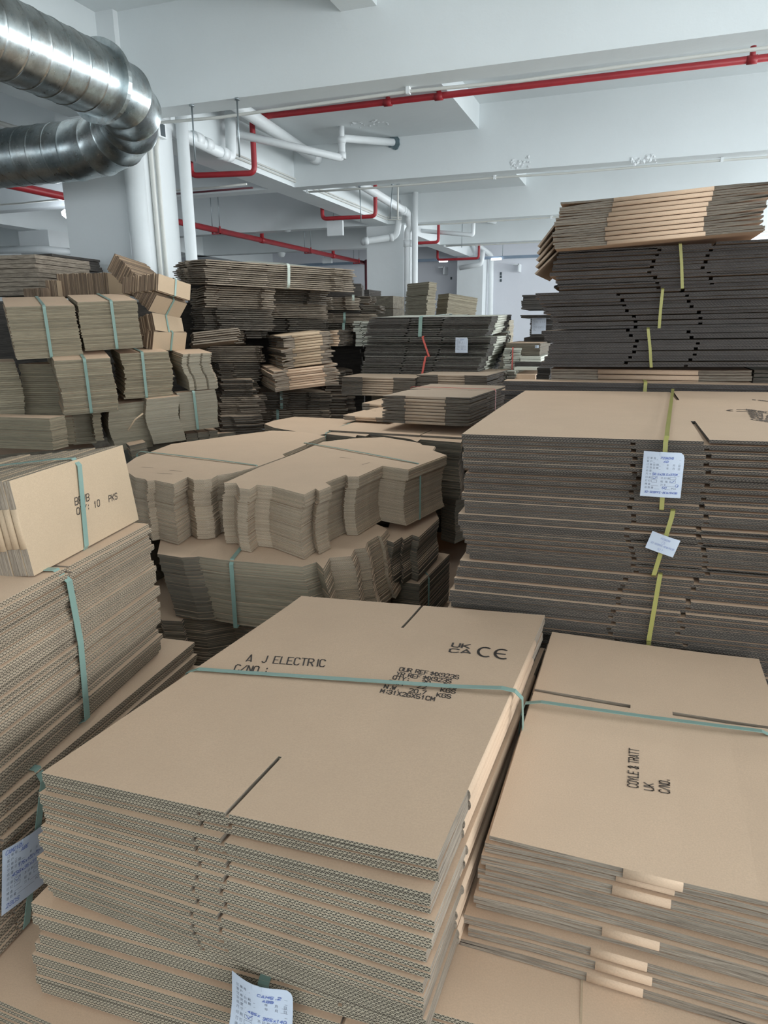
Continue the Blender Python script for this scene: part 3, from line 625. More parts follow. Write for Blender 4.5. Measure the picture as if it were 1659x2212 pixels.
def strap(parent, pts, wdir, w_=0.012, m='strap', th=0.0012, closed=True):
    """flat band through local points, wdir = its width direction"""
    P = [Vector(p) for p in pts]; n = len(P); wd = Vector(wdir).normalized()*w_/2; mb = MB(); c = sum(P, Vector())/n
    for i in range(n):
        t_ = (P[(i+1) % n]-P[i-1]) if closed or 0 < i < n-1 else (P[1]-P[0] if i == 0 else P[-1]-P[-2]); nn = t_.cross(wd).normalized()
        if nn.dot(P[i]-c) < 0: nn = -nn
        for q_ in (P[i]-wd, P[i]+wd, P[i]+wd+nn*th, P[i]-wd+nn*th): mb.v.append(tuple(q_))
    for i in range(n if closed else n-1):
        a, b = i*4, ((i+1) % n)*4
        for k in range(4): mb.idx([a+k, a+(k+1) % 4, b+(k+1) % 4, b+k])
    return mb.build('strap', K[m], parent)
def loop(a0, a1, z0, z1, r=0.012, n=5, hump=0.0, lean=0.0):
    """rounded rectangle in (a, z), anticlockwise, as list"""
    out = []
    for cx, cz, s_ in ((a1-r, z0+r, -90), (a1-r, z1-r, 0), (a0+r, z1-r, 90), (a0+r, z0+r, 180)):
        for k in range(n+1):
            an = R(s_+90*k/n); out.append((cx+r*math.cos(an), cz+r*math.sin(an)))
    return out
def strap_x(parent, x, y0, y1, z0, z1, m='strap', w_=0.012, slant=0.0, r=0.012, **kw):   # band lying in the plane x = const
    return strap(parent, [(x+slant*(z1-z), y, z) for y, z in loop(y0, y1, z0, z1, r)], (1, 0, 0), w_, m, **kw)
def strap_y(parent, y, x0, x1, z0, z1, m='strap', w_=0.012, r=0.012, slant=0.0, **kw):
    return strap(parent, [(x, y+slant*x, z) for x, z in loop(x0, x1, z0, z1, r)], (0, 1, 0), w_, m, **kw)
def frame(p, h, tilt=0.0, pitch=0.0):
    return Matrix.Translation(p) @ Matrix.Rotation(R(h), 4, 'Z') @ Matrix.Rotation(-tilt, 4, 'Y') @ Matrix.Rotation(pitch, 4, 'X')
def put_stack(root, meshes, n, h, jit, drift, name, rnd, rot=0.006, top_mesh=None, wedge=(0, 0)):
    objs = []
    for k in range(n):
        me = top_mesh if (top_mesh and k == n-1) else meshes[rnd.randrange(len(meshes))]
        dx, dy = drift(k/(max(1, n-1))); jx, jy, ja = rnd.uniform(-jit, jit), rnd.uniform(-jit, jit), rnd.uniform(-rot, rot)
        if top_mesh and k == n-1: jx = jy = ja = 0
        objs.append(link(name, me, root, Matrix.Translation((dx+jx, dy+jy, h*k/n)) @ Matrix.Rotation(-R(wedge[0])*k/n, 4, 'Y') @ Matrix.Rotation(R(wedge[1])*k/n, 4, 'X') @ Matrix.Rotation(ja, 4, 'Z')))
    return objs
def cartons(label, p, h, W_, L_, hgt, n, mats, group=None, f=None, st=(0.5,), sb=(0.42,), tilt=0.0, pitch=0.0, jit=0.004, drift=None, curl=0.003, seed=1, cat='cardboard bundle', gapr=0.06, sag=None, ml=None, sw=0.006, nvar=3, fold=True, wedge=(0, 0), mix=False):
    rnd = random.Random(seed*77+5); root = empty('carton_bundle', ml if ml is not None else frame(p, h, tilt, pitch), label, cat, group)
    pit = hgt/n; t = pit*(0.5-gapr); f = L_*0.2 if f is None else f
    mm = [K[x] for x in mats]
    mk = lambda s_: mesh_of(carton_mb(W_, L_, f, t, [s*W_ for s in st], [s*W_ for s in sb], gap=pit*gapr*0.6, seed=s_, curl=curl, sag=sag, sw=sw, fold=fold and not (mix and s_ % 10 in (1,))), 'folded_carton', mm)
    meshes = [mk(seed*10+i) for i in range(nvar)]
    objs = put_stack(root, meshes, n, hgt, jit, drift or (lambda t_: (0, 0)), 'folded_carton', rnd, top_mesh=mk(seed*10+9), wedge=wedge)
    root_top = objs[-1]; root_top_z = 2*t+pit*gapr*0.6
    return root, objs, root_top_z
def sheets(label, out, p, h, hgt, n, mats, group=None, tilt=0.0, pitch=0.0, jit=0.002, drift=None, seed=1, fill=0.9, cat='cardboard bundle', name='die_cut_bundle', part='board_sheet', ml=None, rot=0.004, variants=None):
    rnd = random.Random(seed*31+3); root = empty(name, ml if ml is not None else frame(p, h, tilt, pitch), label, cat, group)
    mm = [K[x] for x in mats]; outs = [out]+(variants or [])
    meshes = [mesh_of(sheet_mb(o_, hgt/n*fill), part, mm) for o_ in outs]
    top = mesh_of(sheet_mb(out, hgt/n*fill), part, mm)
    return root, put_stack(root, meshes, n, hgt, jit, drift or (lambda t_: (0, 0)), part, rnd, rot, top_mesh=top)
def corner(cx, ct, cb, Y, hd, xr, xl=None, L_=None):
    """front corner pixel (cx, ct..cb) at depth Y; the near edge runs at heading hd to pixel column xr, the side to column xl"""
    T, B_ = ay(cx, ct, Y), ay(cx, cb, Y)
    def solve(px, py, a):
        d = ray(px, py); u = (math.cos(a), math.sin(a)); det = u[0]*(-d.y)-u[1]*(-d.x)
        return (-T.x*(-d.y)+T.y*(-d.x))/det
    W_ = solve(xr, ct, R(hd))
    if xl is not None: L_ = solve(xl, ct, R(hd+90))
    return Vector((T.x, T.y, B_.z)), abs(W_), abs(L_), T.z-B_.z
def loc2(root, P): return (WORLD[root.name].inverted() @ P)
# ================================================================== FOREGROUND
LT = ['kraft', 'fl', 'torn']
# --- the bundle printed A J ELECTRIC
aj, ajc, tz = cartons('cardboard carton bundle with a top sheet lettered A J ELECTRIC and green strap', Vector((-0.751, 0.634, 0.826)), -1.6, 0.588, 0.785, 0.213, 13, LT,
    'strapped carton bundles in the foreground', f=0.135, st=(0.53,), sb=(0.455,), jit=0.005, curl=0.003, seed=1, wedge=(4.0, -2.3), gapr=0.05, drift=lambda t: (-0.012*(1-t), -0.010*math.sin(t*5)))
top = ajc[-1]
TL_ = top.matrix_basis.copy(); Minv = (WORLD[aj.name] @ TL_).inverted()
def plane_hit(px, py, Mi, z=0.0):
    o = Mi @ cam_pos; d = Mi.to_3x3() @ ray(px, py); k = (z-o.z)/d.z; return (o.x+d.x*k, o.y+d.y*k)
def rows_px(rows, Mi, z): return [(t, plane_hit(*O, Mi, z), plane_hit(*E_, Mi, z), plane_hit(O[0]+u[0], O[1]+u[1], Mi, z)) for t, O, E_, u in rows]
zf = lambda x, y: tz
text_on(top, None, rows_px([('A  J ELECTRIC', (531.6, 1429), (701, 1441), (6.5, -14.5)), ('C/NO.:', (505, 1449), (574, 1455), (6, -13))], Minv, tz), 0.0029, 'ink', zf=zf)
text_on(top, None, rows_px([('OUR REF:MX923S', (862, 1449.4), (990, 1467.7), (3.2, -7.6)), ('YR REF:MX923S', (855.6, 1459.5), (973.8, 1476.4), (3.2, -7.6)), ('QTY:    30    PCS', (848, 1467), (986, 1489), (3.2, -7.4)),
     ('G.W.    22    KGS', (837.3, 1476.4), (982.5, 1499), (3.2, -7.4)), ('N.W.   20.7   KGS', (829, 1487), (972.8, 1509.6), (3.2, -7.6)), ('M:31X26X51CM', (821, 1496.6), (937.6, 1515), (3.4, -7.8))], Minv, tz), 0.0021, 'ink', zf=zf)
text_on(top, None, rows_px([('UK', (976, 1397.5), (1013, 1401), (3, -8.2)), ('CA', (970.5, 1409), (1015, 1411.8), (2.8, -7.4))], Minv, tz), 0.0040, 'ink', 'printed_mark', zf=zf)
def arcpts(cx, cy, r, a0, a1, n=14): return [(cx+r*math.cos(R(a0+(a1-a0)*i/n)), cy+r*math.sin(R(a0+(a1-a0)*i/n))) for i in range(n+1)]
O_, E_, U_ = [Vector(plane_hit(*p, Minv, tz)) for p in ((1030, 1417), (1096, 1425), (1034, 1397.5))]
mb = MB(); f_ = lambda a, b: tuple(O_+(E_-O_)*a+(U_-O_)*b)
for arc in (arcpts(0, 0, 1, 60, 300),): 
    ribbon(mb, [f_(0.26+x*0.24, 0.5+y*0.5) for x, y in arc], 0.0052); ribbon(mb, [f_(0.82+x*0.24, 0.5+y*0.5) for x, y in arc], 0.0052); ribbon(mb, [f_(0.60, 0.5), f_(0.90, 0.5)], 0.0052)
mb.v = [(x, y, tz+0.0006) for x, y, z in mb.v]; mb.build('printed_mark', K['ink'], top)
ys0 = plane_hit(430, 1445, Minv, tz)[1]; ys1 = plane_hit(1100, 1492, Minv, tz)[1]
zl = 0.213
def ajstrap():
    pts = [(-0.012, 0.10), (-0.010, zl-0.006), (0.012, zl+0.003)]+[(x, zl+0.0015+math.tan(R(4))*x-0.0*x) for x in (0.1, 0.3, 0.5)]+[(0.572, zl+0.0445), (0.594, zl+0.042), (0.606, zl+0.030), (0.609, zl-0.02), (0.606, 0.02), (0.590, 0.001), (0.0, 0.001)]
    pit = math.tan(R(2.3))
    P = []
    for x, z in pts:
        y = ys0+(ys1-ys0)*x/0.588; P.append((x, y, z-(pit*y if z > zl-0.03 else 0)+ (0.002 if z > zl-0.03 else 0)))
    strap(aj, P[::-1], (0, 1, 0), 0.011)
ajstrap()
# --- wide bundle underneath
low, lc, ltz = cartons('wide cardboard bundle directly under the A J ELECTRIC bundle, order slip hanging on its front', Vector((-0.790, 0.622, 0.652)), 2.9, 1.25, 0.95, 0.170, 9, LT,
    'strapped carton bundles in the foreground', f=0.19, st=(0.392,), sb=(0.43,), jit=0.007, curl=0.003, seed=2, gapr=0.05, drift=lambda t: (-0.01*math.sin(t*6), 0))
Mi = (WORLD[low.name]).inverted()
xs_ = plane_hit(578, 2072, Mi, 0.17)[0]
strap(low, [(xs_-0.004, -0.004, 0.02), (xs_-0.002, -0.004, 0.10), (xs_, -0.004, 0.145), (xs_+0.006, 0.004, 0.170), (xs_+0.014, 0.03, 0.172), (xs_+0.02, 0.93, 0.172), (xs_, 0.958, 0.15), (xs_, 0.958, 0.0), (xs_, 0.0, -0.002)], (1, 0, 0), 0.016)
mb = MB(); 
a = plane_hit(1258, 2088, Mi, 0.17); mb.box(a[0]-0.0015, a[0]+0.0015, 0.0, 0.94, 0.1695, 0.1707); mb.build('crease_line', K['kraft_lt'], low)
def fpt(root, px, py, y, out=0.006):   # a point on a bundle's front plane, a little in front
    Mi = WORLD[root.name].inverted(); o = Mi @ cam_pos; d = Mi.to_3x3() @ ray(px, py); k = ((y-out)-o.y)/d.y; return WORLD[root.name] @ (o+d*k)
TLp, TRp, BLp = fpt(low, 501, 2096, 0, 0.02), fpt(low, 577, 2118, 0, 0.02), fpt(low, 470, 2222, 0, 0.03)
TRp = TLp+(TRp-TLp)*1.75
slip(low, TLp, TRp, BLp, hand=[('CAM6.2', .47, .83, .04, .35), ('ABB', .55, .76, .035, .16), ('485x', .30, .50, .035, .2), ('365x140', .55, .47, .04, .35), ('V', .28, .42, 0, 0)], bend=0.012, curl=0.02)
# --- lowest bundle at bottom left
cartons('lowest cardboard bundle in the bottom left corner of the picture, under the wide bundle', Vector((-1.34, 0.60, 0.44)), -1.0, 1.6, 1.0, 0.205, 11, LT, 'strapped carton bundles in the foreground', f=0.2, seed=3, jit=0.008, gapr=0.05)
# --- the bundle printed COYLE & TRATT (its folded side faces the camera)
def turned(label, p, h, W_, L_, hgt, n, mats, group, f, **kw):
    p = Vector(p)+Vector((math.cos(R(h)), math.sin(R(h)), 0))*W_; f = -f*W_ if f < 0 else f
    return cartons(label, p, h+90, L_, W_, hgt, n, mats, group, f=f, **kw)
dt, dc, dz_ = turned('cardboard carton bundle with COYLE & TRATT lettering, right of the A J ELECTRIC bundle', (-0.143, 0.775, 0.824), -0.5, 0.405, 0.669, 0.176, 11, ['kraft', 'fl', 'torn'],
    'strapped carton bundles in the foreground', f=0.168, st=(0.60,), sb=(0.36,), jit=0.006, curl=0.006, seed=4, gapr=0.10, sw=0.012, mix=True, drift=lambda t: (0.02*math.sin(t*2.6)-0.01, 0.03*(1-t)-0.01))
dtop = dc[-1]; Mi = (WORLD[dt.name] @ dtop.matrix_basis).inverted()
text_on(dtop, None, rows_px([('COYLE & TRATT', (1377.9, 1703), (1380, 1620), (-22, -4)), ('UK', (1412, 1709.5), (1411, 1694), (-20, -3.5)), ('C/NO.', (1446, 1715), (1446, 1686), (-22, -4))], Mi, dz_), 0.0022, 'ink_f', zf=lambda x, y: dz_)
Mi = WORLD[dt.name].inverted(); a = plane_hit(1150, 1525, Mi, 0.177)
ya = plane_hit(1659, 1590, Mi, 0.177)
strap(dt, [(a[0]+(ya[0]-a[0])*t/0.39, 0.405-t, z) for t, z in ((-0.004, 0.01), (-0.004, 0.150), (0.004, 0.180), (0.03, 0.186), (0.2, 0.1835), (0.38, 0.184), (0.402, 0.175), (0.409, 0.15), (0.409, 0.01), (0.2, -0.002))], (1, 0, 0), 0.009)
# ================================================================== RIGHT STACK
RG = 'big dark-edged carton bundles stacked on the right'
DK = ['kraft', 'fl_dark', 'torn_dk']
tops = [(1.42, 1.272), (1.270, 1.136), (1.134, 0.990), (0.988, 0.84)]
rl = ['topmost bundle of the big right stack, pale top with black print, order slip on front', 'second bundle of the big right stack, small tilted note on its yellow strap', 'third bundle from the top of the big right stack', 'lowest visible bundle of the big right stack, behind the COYLE & TRATT bundle']
rb = []
for i, (z1, z0) in enumerate(tops):
    dx = (0, 0.012, -0.008, 0.004)[i]
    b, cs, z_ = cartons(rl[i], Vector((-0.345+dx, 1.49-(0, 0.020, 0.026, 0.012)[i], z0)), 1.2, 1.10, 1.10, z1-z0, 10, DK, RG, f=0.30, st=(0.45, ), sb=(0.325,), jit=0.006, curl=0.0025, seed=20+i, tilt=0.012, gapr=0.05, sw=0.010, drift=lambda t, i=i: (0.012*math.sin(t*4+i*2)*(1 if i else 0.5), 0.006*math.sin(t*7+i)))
    rb.append((b, cs, z_))
b, cs, z_ = rb[0]; Mi = (WORLD[b.name] @ cs[-1].matrix_basis).inverted()
text_on(cs[-1], None, rows_px([('12X8.5CM', (1664, 891), (1612.5, 883.5), (1.5, 3.8)), ('7 KGS', (1664, 896), (1616, 888.5), (1.5, 3.8)), ('8 KGS', (1664, 900.5), (1618, 893), (1.5, 3.8)), ('10 PCS', (1672, 906), (1621, 898), (1.5, 3.8)), ('LAMP2', (1675, 911), (1623, 902.5), (1.5, 4.6))], Mi, z_), 0.0040, 'ink_f', zf=lambda x, y: z_)
text_on(cs[-1], None, rows_px([('MADE IN', (1657, 866), (1626, 863), (0.5, 1.6))], Mi, z_), 0.003, 'ink_f', zf=lambda x, y: z_)
mb = MB(); c0 = Vector(plane_hit(1600, 887.5, Mi, z_))
for k in range(3):
    ribbon(mb, [tuple(c0+Vector((0.03*math.cos(a), 0.022*math.sin(a)))) for a in [R(120*k+10+t*9) for t in range(11)]], 0.008)
mb.v = [(x, y, z_+0.0006) for x, y, z in mb.v]; mb.build('printed_mark', K['ink_f'], cs[-1])
for i, (pt, pb, m_) in enumerate((((1437, 962), (1430, 1088), 'strap_y'), ((1452, 1103), (1413, 1232), 'strap_y'), ((1424, 1246), (1401, 1385), 'strap_y'), ((1401, 1388), (1398, 1500), 'strap_y'))):
    b = rb[i][0]; Mi = WORLD[b.name].inverted(); hg = tops[i][0]-tops[i][1]
    t_ = Mi @ fpt(b, *pt, 0, 0.006); u_ = Mi @ fpt(b, *pb, 0, 0.006); xf = (t_.x+0.08)
    strap(b, [(u_.x, -0.009, 0.004), (u_.x*0.5+t_.x*0.5, -0.010, hg*0.5), (t_.x, -0.009, hg-0.004), (t_.x+0.002, 0.0, hg+0.006), (t_.x+0.005, 0.05, hg+0.0065), (xf, 1.10, hg+0.0065), (xf, 1.115, hg-0.01), (u_.x, 1.115, 0.0), (u_.x, 0.0, -0.001)], (1, 0, 0), 0.009, m_)
b = rb[0][0]; slip(b, fpt(b, 1391, 974, 0, 0.016), fpt(b, 1480, 978, 0, 0.016), fpt(b, 1385, 1071, 0, 0.018), hand=[('P23A0V8', .43, .85, .045, .30), ('AB', .50, .775, .04, .11), ('58.5x28.5x37CM', .26, .49, .045, .6), ('V', .27, .40, 0, 0), ('V', .71, .33, 0, 0), ('@', .88, .27, .03, 0), ('50', .52, .19, .045, .10), ('32-SCBPFE-8CW/R43B', .10, .085, .04, .80), ('I', .878, .25, .035, .02)], bend=0.006)
b = rb[1][0]; slip(b, fpt(b, 1409.5, 1146.5, 0, 0.02), fpt(b, 1470, 1168, 0, 0.02), fpt(b, 1394.5, 1183, 0, 0.02), form=False, cut=False, name='note', hand=[('P23A0V8', .36, .74, .10, .32), ('@', .50, .58, .08, 0), ('I', .495, .54, .09, .02), ('32-SCBPFE-8CW/R43B', .10, .36, .10, .82), ('52 1', .40, .12, .11, .18)], bend=0.004)
# bundle just behind, its top showing as a sliver
p, W_, L_, hg = corner(1088, 822, 872, 2.64, 1.5, 1659, L_=0.9)
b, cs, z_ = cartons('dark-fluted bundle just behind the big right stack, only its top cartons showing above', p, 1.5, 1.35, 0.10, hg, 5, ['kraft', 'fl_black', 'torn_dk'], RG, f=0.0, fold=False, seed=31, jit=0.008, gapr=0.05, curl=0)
strap_x(b, plane_hit(1392, 822, WORLD[b.name].inverted(), hg)[0], -0.010, 0.11, 0.0, hg+0.004, 'strap_y', 0.012)
# --- tall far stack at right
TG = 'charcoal-edged bundles of the tall stack at upper right'
BK = ['kraft', 'fl_black', 'torn_bk']
def std(fn, label, c, hd, mats, n, group, L_=0.8, Wx=None, xl=None, **kw):
    cx, ct, cb, Y, xr = c; p, W_, LL, hg = corner(cx, ct, cb, Y, hd, xr, xl, L_); W_ = Wx or W_
    return fn(label, p, hd, W_, LL, hg, n, mats, group, **kw), p, W_, LL, hg
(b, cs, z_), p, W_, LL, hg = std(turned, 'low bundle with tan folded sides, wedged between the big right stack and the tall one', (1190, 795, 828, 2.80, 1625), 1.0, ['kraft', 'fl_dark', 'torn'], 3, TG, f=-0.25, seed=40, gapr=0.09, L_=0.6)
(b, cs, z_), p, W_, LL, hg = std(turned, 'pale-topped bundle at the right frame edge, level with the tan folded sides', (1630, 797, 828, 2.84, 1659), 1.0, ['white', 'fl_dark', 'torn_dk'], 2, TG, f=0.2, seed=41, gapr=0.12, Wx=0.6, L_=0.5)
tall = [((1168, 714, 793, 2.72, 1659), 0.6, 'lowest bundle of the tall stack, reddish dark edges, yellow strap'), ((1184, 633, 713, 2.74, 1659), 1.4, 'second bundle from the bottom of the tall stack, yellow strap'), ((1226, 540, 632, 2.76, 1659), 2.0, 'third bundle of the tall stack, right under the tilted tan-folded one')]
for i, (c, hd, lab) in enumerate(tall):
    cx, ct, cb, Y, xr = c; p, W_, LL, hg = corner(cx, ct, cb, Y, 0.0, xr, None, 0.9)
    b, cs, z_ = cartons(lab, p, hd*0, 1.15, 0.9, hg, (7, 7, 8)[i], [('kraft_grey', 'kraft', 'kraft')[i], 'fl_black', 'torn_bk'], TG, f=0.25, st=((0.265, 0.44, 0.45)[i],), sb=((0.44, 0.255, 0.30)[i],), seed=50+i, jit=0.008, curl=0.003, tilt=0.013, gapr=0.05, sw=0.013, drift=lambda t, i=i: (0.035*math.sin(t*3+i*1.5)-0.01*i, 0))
    sx = (((1400, 712), (1407, 790)), ((1432, 620), (1424, 706)), ((1469, 535), (1475, 610)))[i]
    Mi = WORLD[b.name].inverted(); t_, u_ = Mi @ fpt(b, *sx[0], 0, 0.01), Mi @ fpt(b, *sx[1], 0, 0.01)
    strap(b, [(u_.x, -0.012, 0.0), (t_.x*0.5+u_.x*0.5+0.001*(-1)**i, -0.014, hg*0.5), (t_.x, -0.012, hg-0.002), (t_.x, 0.01, hg+0.003), (t_.x, 0.9, hg+0.003), (t_.x, 0.915, hg-0.01), (u_.x, 0.915, 0), (u_.x, 0, -0.001)], (1, 0, 0), 0.010, 'strap_y')
# one loose carton jutting out left of the third
p, W_, LL, hg = corner(1197, 596, 606, 2.78, 0, 1400, None, 0.7)
mbk = carton_mb(0.5, 0.7, 0.2, 0.006, [0.2], [0.25], seed=5, curl=0.02, sag=lambda x, y: -0.03*max(0, 0.12-x)/0.12); o = mbk.build('folded_carton', [K['kraft_grey'], K['fl_black'], K['torn_bk']]); o.matrix_basis = frame(p, 1, 0.05); tag(o, 'single flattened carton jutting out left of the tall stack', 'carton')
p, W_, LL, hg = corner(1222, 438, 538, 2.66, 0, 1664, None, 0.62)
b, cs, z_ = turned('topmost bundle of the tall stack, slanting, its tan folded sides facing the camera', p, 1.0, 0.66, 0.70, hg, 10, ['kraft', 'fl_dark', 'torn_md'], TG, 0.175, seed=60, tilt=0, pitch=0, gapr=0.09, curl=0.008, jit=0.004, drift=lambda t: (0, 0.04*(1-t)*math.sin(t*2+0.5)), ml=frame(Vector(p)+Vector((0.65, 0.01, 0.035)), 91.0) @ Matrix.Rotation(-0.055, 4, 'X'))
# side flaps drooping at its left end
for k in range(5):
    q = ay(1222, 452+k*18, 2.70+0.02*k); mb = MB(); mb.box(-0.15, 0.0, 0, 0.45, -0.006, 0.0); o = mb.build('side_flap', K['torn_dk'], b, WORLD[b.name].inverted() @ (Matrix.Translation(q) @ Matrix.Rotation(R(-52+k*2), 4, 'Y')))
    o.data.materials.clear(); o.data.materials.append(K['kraft_grey'])
# ================================================================== LEFT FOREGROUND STACK
LG = 'fluted bundles of the left foreground stack'
u_ = Vector((math.cos(R(98.7)), math.sin(R(98.7)), 0)); FRc = Vector((-1.004, 1.2335, 0))
l2, lc, _ = cartons('tall tan fluted block with wide green strap, under the bundle marked 10 PKS', FRc-u_*1.15+Vector((0, 0, 0.905)), 98.7, 1.15, 0.55, 0.320, 32, ['kraft', 'fl_warm', 'torn'], LG, f=0.10, st=(0.745,), sb=(0.74,), jit=0.0025, curl=0.001, seed=70, gapr=0.03, sw=0.008, drift=lambda t: (0.0, -0.006*math.sin(t*3)))
Mi = WORLD[l2.name].inverted(); a = plane_hit(133, 1228, Mi, 0.32); t_, u2 = Mi @ fpt(l2, 150, 1262, 0, 0.008), Mi @ fpt(l2, 186, 1535, 0, 0.01)
m_ = Mi @ fpt(l2, 170, 1390, 0, 0.01)
strap(l2, [(u2.x, -0.010, 0.012), (m_.x, -0.014, m_.z), (t_.x, -0.008, 0.295), (a[0]-0.012, 0.006, 0.322), (a[0]-0.02, 0.04, 0.3235), (a[0]-0.02, 0.54, 0.3235), (a[0]-0.01, 0.56, 0.30), (u2.x, 0.56, 0), (u2.x, 0.02, -0.001)], (1, 0, 0), 0.016)
u3 = Vector((math.cos(R(94.4)), math.sin(R(94.4)), 0)); c3 = Vector((-0.967, 1.315, 0))
l3, lc, _ = cartons('darker fluted bundle under the tall tan block, order slip on its strap', c3-u3*1.25+Vector((0, 0, 0.650)), 94.4, 1.25, 0.62, 0.2535, 24, ['kraft', 'fl_warm', 'torn'], LG, f=0.12, st=(0.5,), sb=(0.52,), jit=0.003, curl=0.001, seed=71, gapr=0.03)
Mi = WORLD[l3.name].inverted(); t_, u2 = Mi @ fpt(l3, 85, 1640, 0, 0.004), Mi @ fpt(l3, 50, 1950, 0, 0.008)
strap(l3, [(u2.x, -0.006, 0.004), (t_.x, -0.006, 0.235), (t_.x, 0.004, 0.2555), (t_.x, 0.03, 0.257), (t_.x, 0.61, 0.257), (t_.x, 0.63, 0.24), (u2.x, 0.63, 0), (u2.x, 0.01, -0.001)], (1, 0, 0), 0.015)
TLp, BLp, TRp = fpt(l3, 5, 1838, 0, 0.012), fpt(l3, 15, 1970, 0, 0.012), fpt(l3, 84, 1786, 0, 0.012)
slip(l3, TLp, TLp+(TRp-TLp)*1.2, BLp, hand=[('CAM2109', .06, .90, .06, .35), ('ABE', .38, .83, .05, .15), ('175x102x72', .32, .60, .05, .5), ('438x35x31x', .20, .50, .05, .62), ('V', .27, .40, 0, 0), ('230S', .08, .07, .06, .28)], bend=0.004)
# bundle on its side, marked 10 PKS
B0, B1 = Vector((-0.9701, 0.8789, 1.2275)), Vector((-1.0368, 1.2429, 1.2275)); X_ = (B1-B0).normalized(); Y_ = Vector((0, 0, 1)); Z_ = X_.cross(Y_)
lean = R(-7); Y_ = (Y_*math.cos(lean)+Z_*math.sin(lean)).normalized(); Z_ = X_.cross(Y_)
D1 = 0.46; Mw = Matrix((X_, Y_, Z_)).transposed().to_4x4(); Mw.translation = B0-Z_*D1
l1, lc, z1_ = cartons('bundle of pale cartons standing on edge, marked BPWB 10 PKS, green strap', None, 0, 0.372, 0.172, D1, 34, ['kraft_lt', 'fl_warm', 'torn'], LG, f=0.050, st=(), sb=(), jit=0.0018, curl=0.001, seed=72, ml=Mw, gapr=0.05)
Mi = (WORLD[l1.name] @ lc[-1].matrix_basis).inverted()
text_on(lc[-1], None, rows_px([('BPWB', (162, 1091.5), (192.5, 1081), (-1, -15.5)), ('QTY:  10    PKS', (166, 1112.4), (253, 1077.5), (-1, -14.5))], Mi, z1_), 0.0019, 'ink', zf=lambda x, y: z1_)
Mi = WORLD[l1.name].inverted(); a, b2 = plane_hit(168, 1000, Mi, D1), plane_hit(182, 1165, Mi, D1)
yt = 0.172
strap(l1, [(b2[0], 0.004, D1+0.001), (a[0], yt-0.012, D1+0.002), (a[0]-0.002, yt+0.003, D1-0.006), (a[0]-0.012, yt+0.0065, D1-0.04), (a[0]-0.02, yt+0.0065, 0.2), (a[0]-0.02, yt+0.005, 0), (b2[0], 0.1, -0.003), (b2[0], -0.003, 0.002), (b2[0], -0.003, D1-0.004)], (1, 0, 0), 0.014)
# ================================================================== MIDDLE: die-cut sheets, outlines as cut
MG = 'die-cut board bundles in the middle'
def traced(label, px, z, hgt, n, mats, dr=None, seed=1, strap_px=None, sm='strap', sw_=0.008, group=MG, slits=(), **kw):
    W3 = [az(x, y, z) for x, y in px]; c = sum(W3, Vector())/len(W3); p = Vector((c.x, c.y, z-hgt))
    out = [(q.x-c.x, q.y-c.y) for q in W3]
    root, ob = sheets(label, out, p, 0, hgt, n, mats, group, drift=dr, seed=seed, **kw)
    zt = hgt*(1-1/n)+hgt/n*0.9
    if strap_px:
        t0, t1, down = strap_px[0], strap_px[1], strap_px[2]
        a, b = az(*t0, z)-c, az(*t1, z)-c; a.z = b.z = 0; d = (b-a).normalized(); wd = Vector((-d.y, d.x, 0)); ln = (b-a).length; h0 = hgt if down else hgt*0.6
        P = [a+d*(-0.004)+Vector((0, 0, 0.0)), a-d*0.004+Vector((0, 0, zt-0.01)), a+d*0.008+Vector((0, 0, zt+0.002))]+[a+d*ln*t+Vector((0, 0, zt+0.0025+0.002*math.sin(t*3.1))) for t in (0.2, 0.4, 0.6, 0.8)]+[b-d*0.008+Vector((0, 0, zt+0.002)), b+d*0.012+Vector((0, 0, zt-0.01)), b+d*0.014, b+d*0.012-Vector((0, 0, 0.001))]
        strap(root, P, wd, sw_, sm)
    for (x0, y0, x1, y1) in slits:
        a, b = az(x0, y0, z)-c, az(x1, y1, z)-c; mb = MB(); ribbon(mb, [(a.x, a.y), (b.x, b.y)], 0.0022, zt+0.0005); mb.build('cut_slit', K['cut'], ob[-1], ob[-1].matrix_basis.inverted())
    return root
SK = ['kraft', 'fl_thin', 'torn']
def wav(a, b, k=1.0): return lambda t: (0, 0) if t > 0.8 else (-a*(0.35+0.65*math.sin((0.8-t)/0.8*math.pi*k)), b*math.sin((0.8-t)/0.8*math.pi*k))
M1 = [(484, 1043), (510, 1043), (517, 1054), (539, 1057), (555, 1047), (587, 1049.5), (657, 1068), (681.5, 1055), (689, 1060), (715, 1050), (703, 1042), (747, 1025), (751, 1029), (775, 1029), (826, 1006), (882, 1014), (964.6, 983), (935, 973), (940, 964), (913, 961), (906, 956.5), (829, 944), (761, 947), (698, 954), (636, 980.5), (558.6, 1009.5)]
traced('large die-cut bundle in the middle, wavy notched near side, green strap near its right end', M1, 1.2, 0.190, 56, SK, wav(0.020, 0.010, 1.0), 80, ((906, 1003), (656, 957), True), slits=((735, 988, 758, 990), (782, 1004, 799, 999)))
M2 = [(292, 1031), (313, 1034.5), (318, 1039), (334, 1037), (375, 1045.6), (405, 1030), (418, 1036), (440, 1036), (457, 1034), (470, 1026), (500, 1022), (558, 1007), (616, 986), (610, 981), (660, 961), (665, 956), (703, 942), (650, 932), (587, 930), (491, 942), (370, 959), (293, 988), (262, 1010)]
traced('die-cut bundle left of the large one, long thin strap across its top', M2, 1.2, 0.190, 52, SK, wav(0.012, 0.008, 2.0), 81, ((558, 1007), (300, 976), True), slits=((306, 1009, 331, 1010), (366, 1016, 394, 1018), (340, 1022, 372, 1024)))
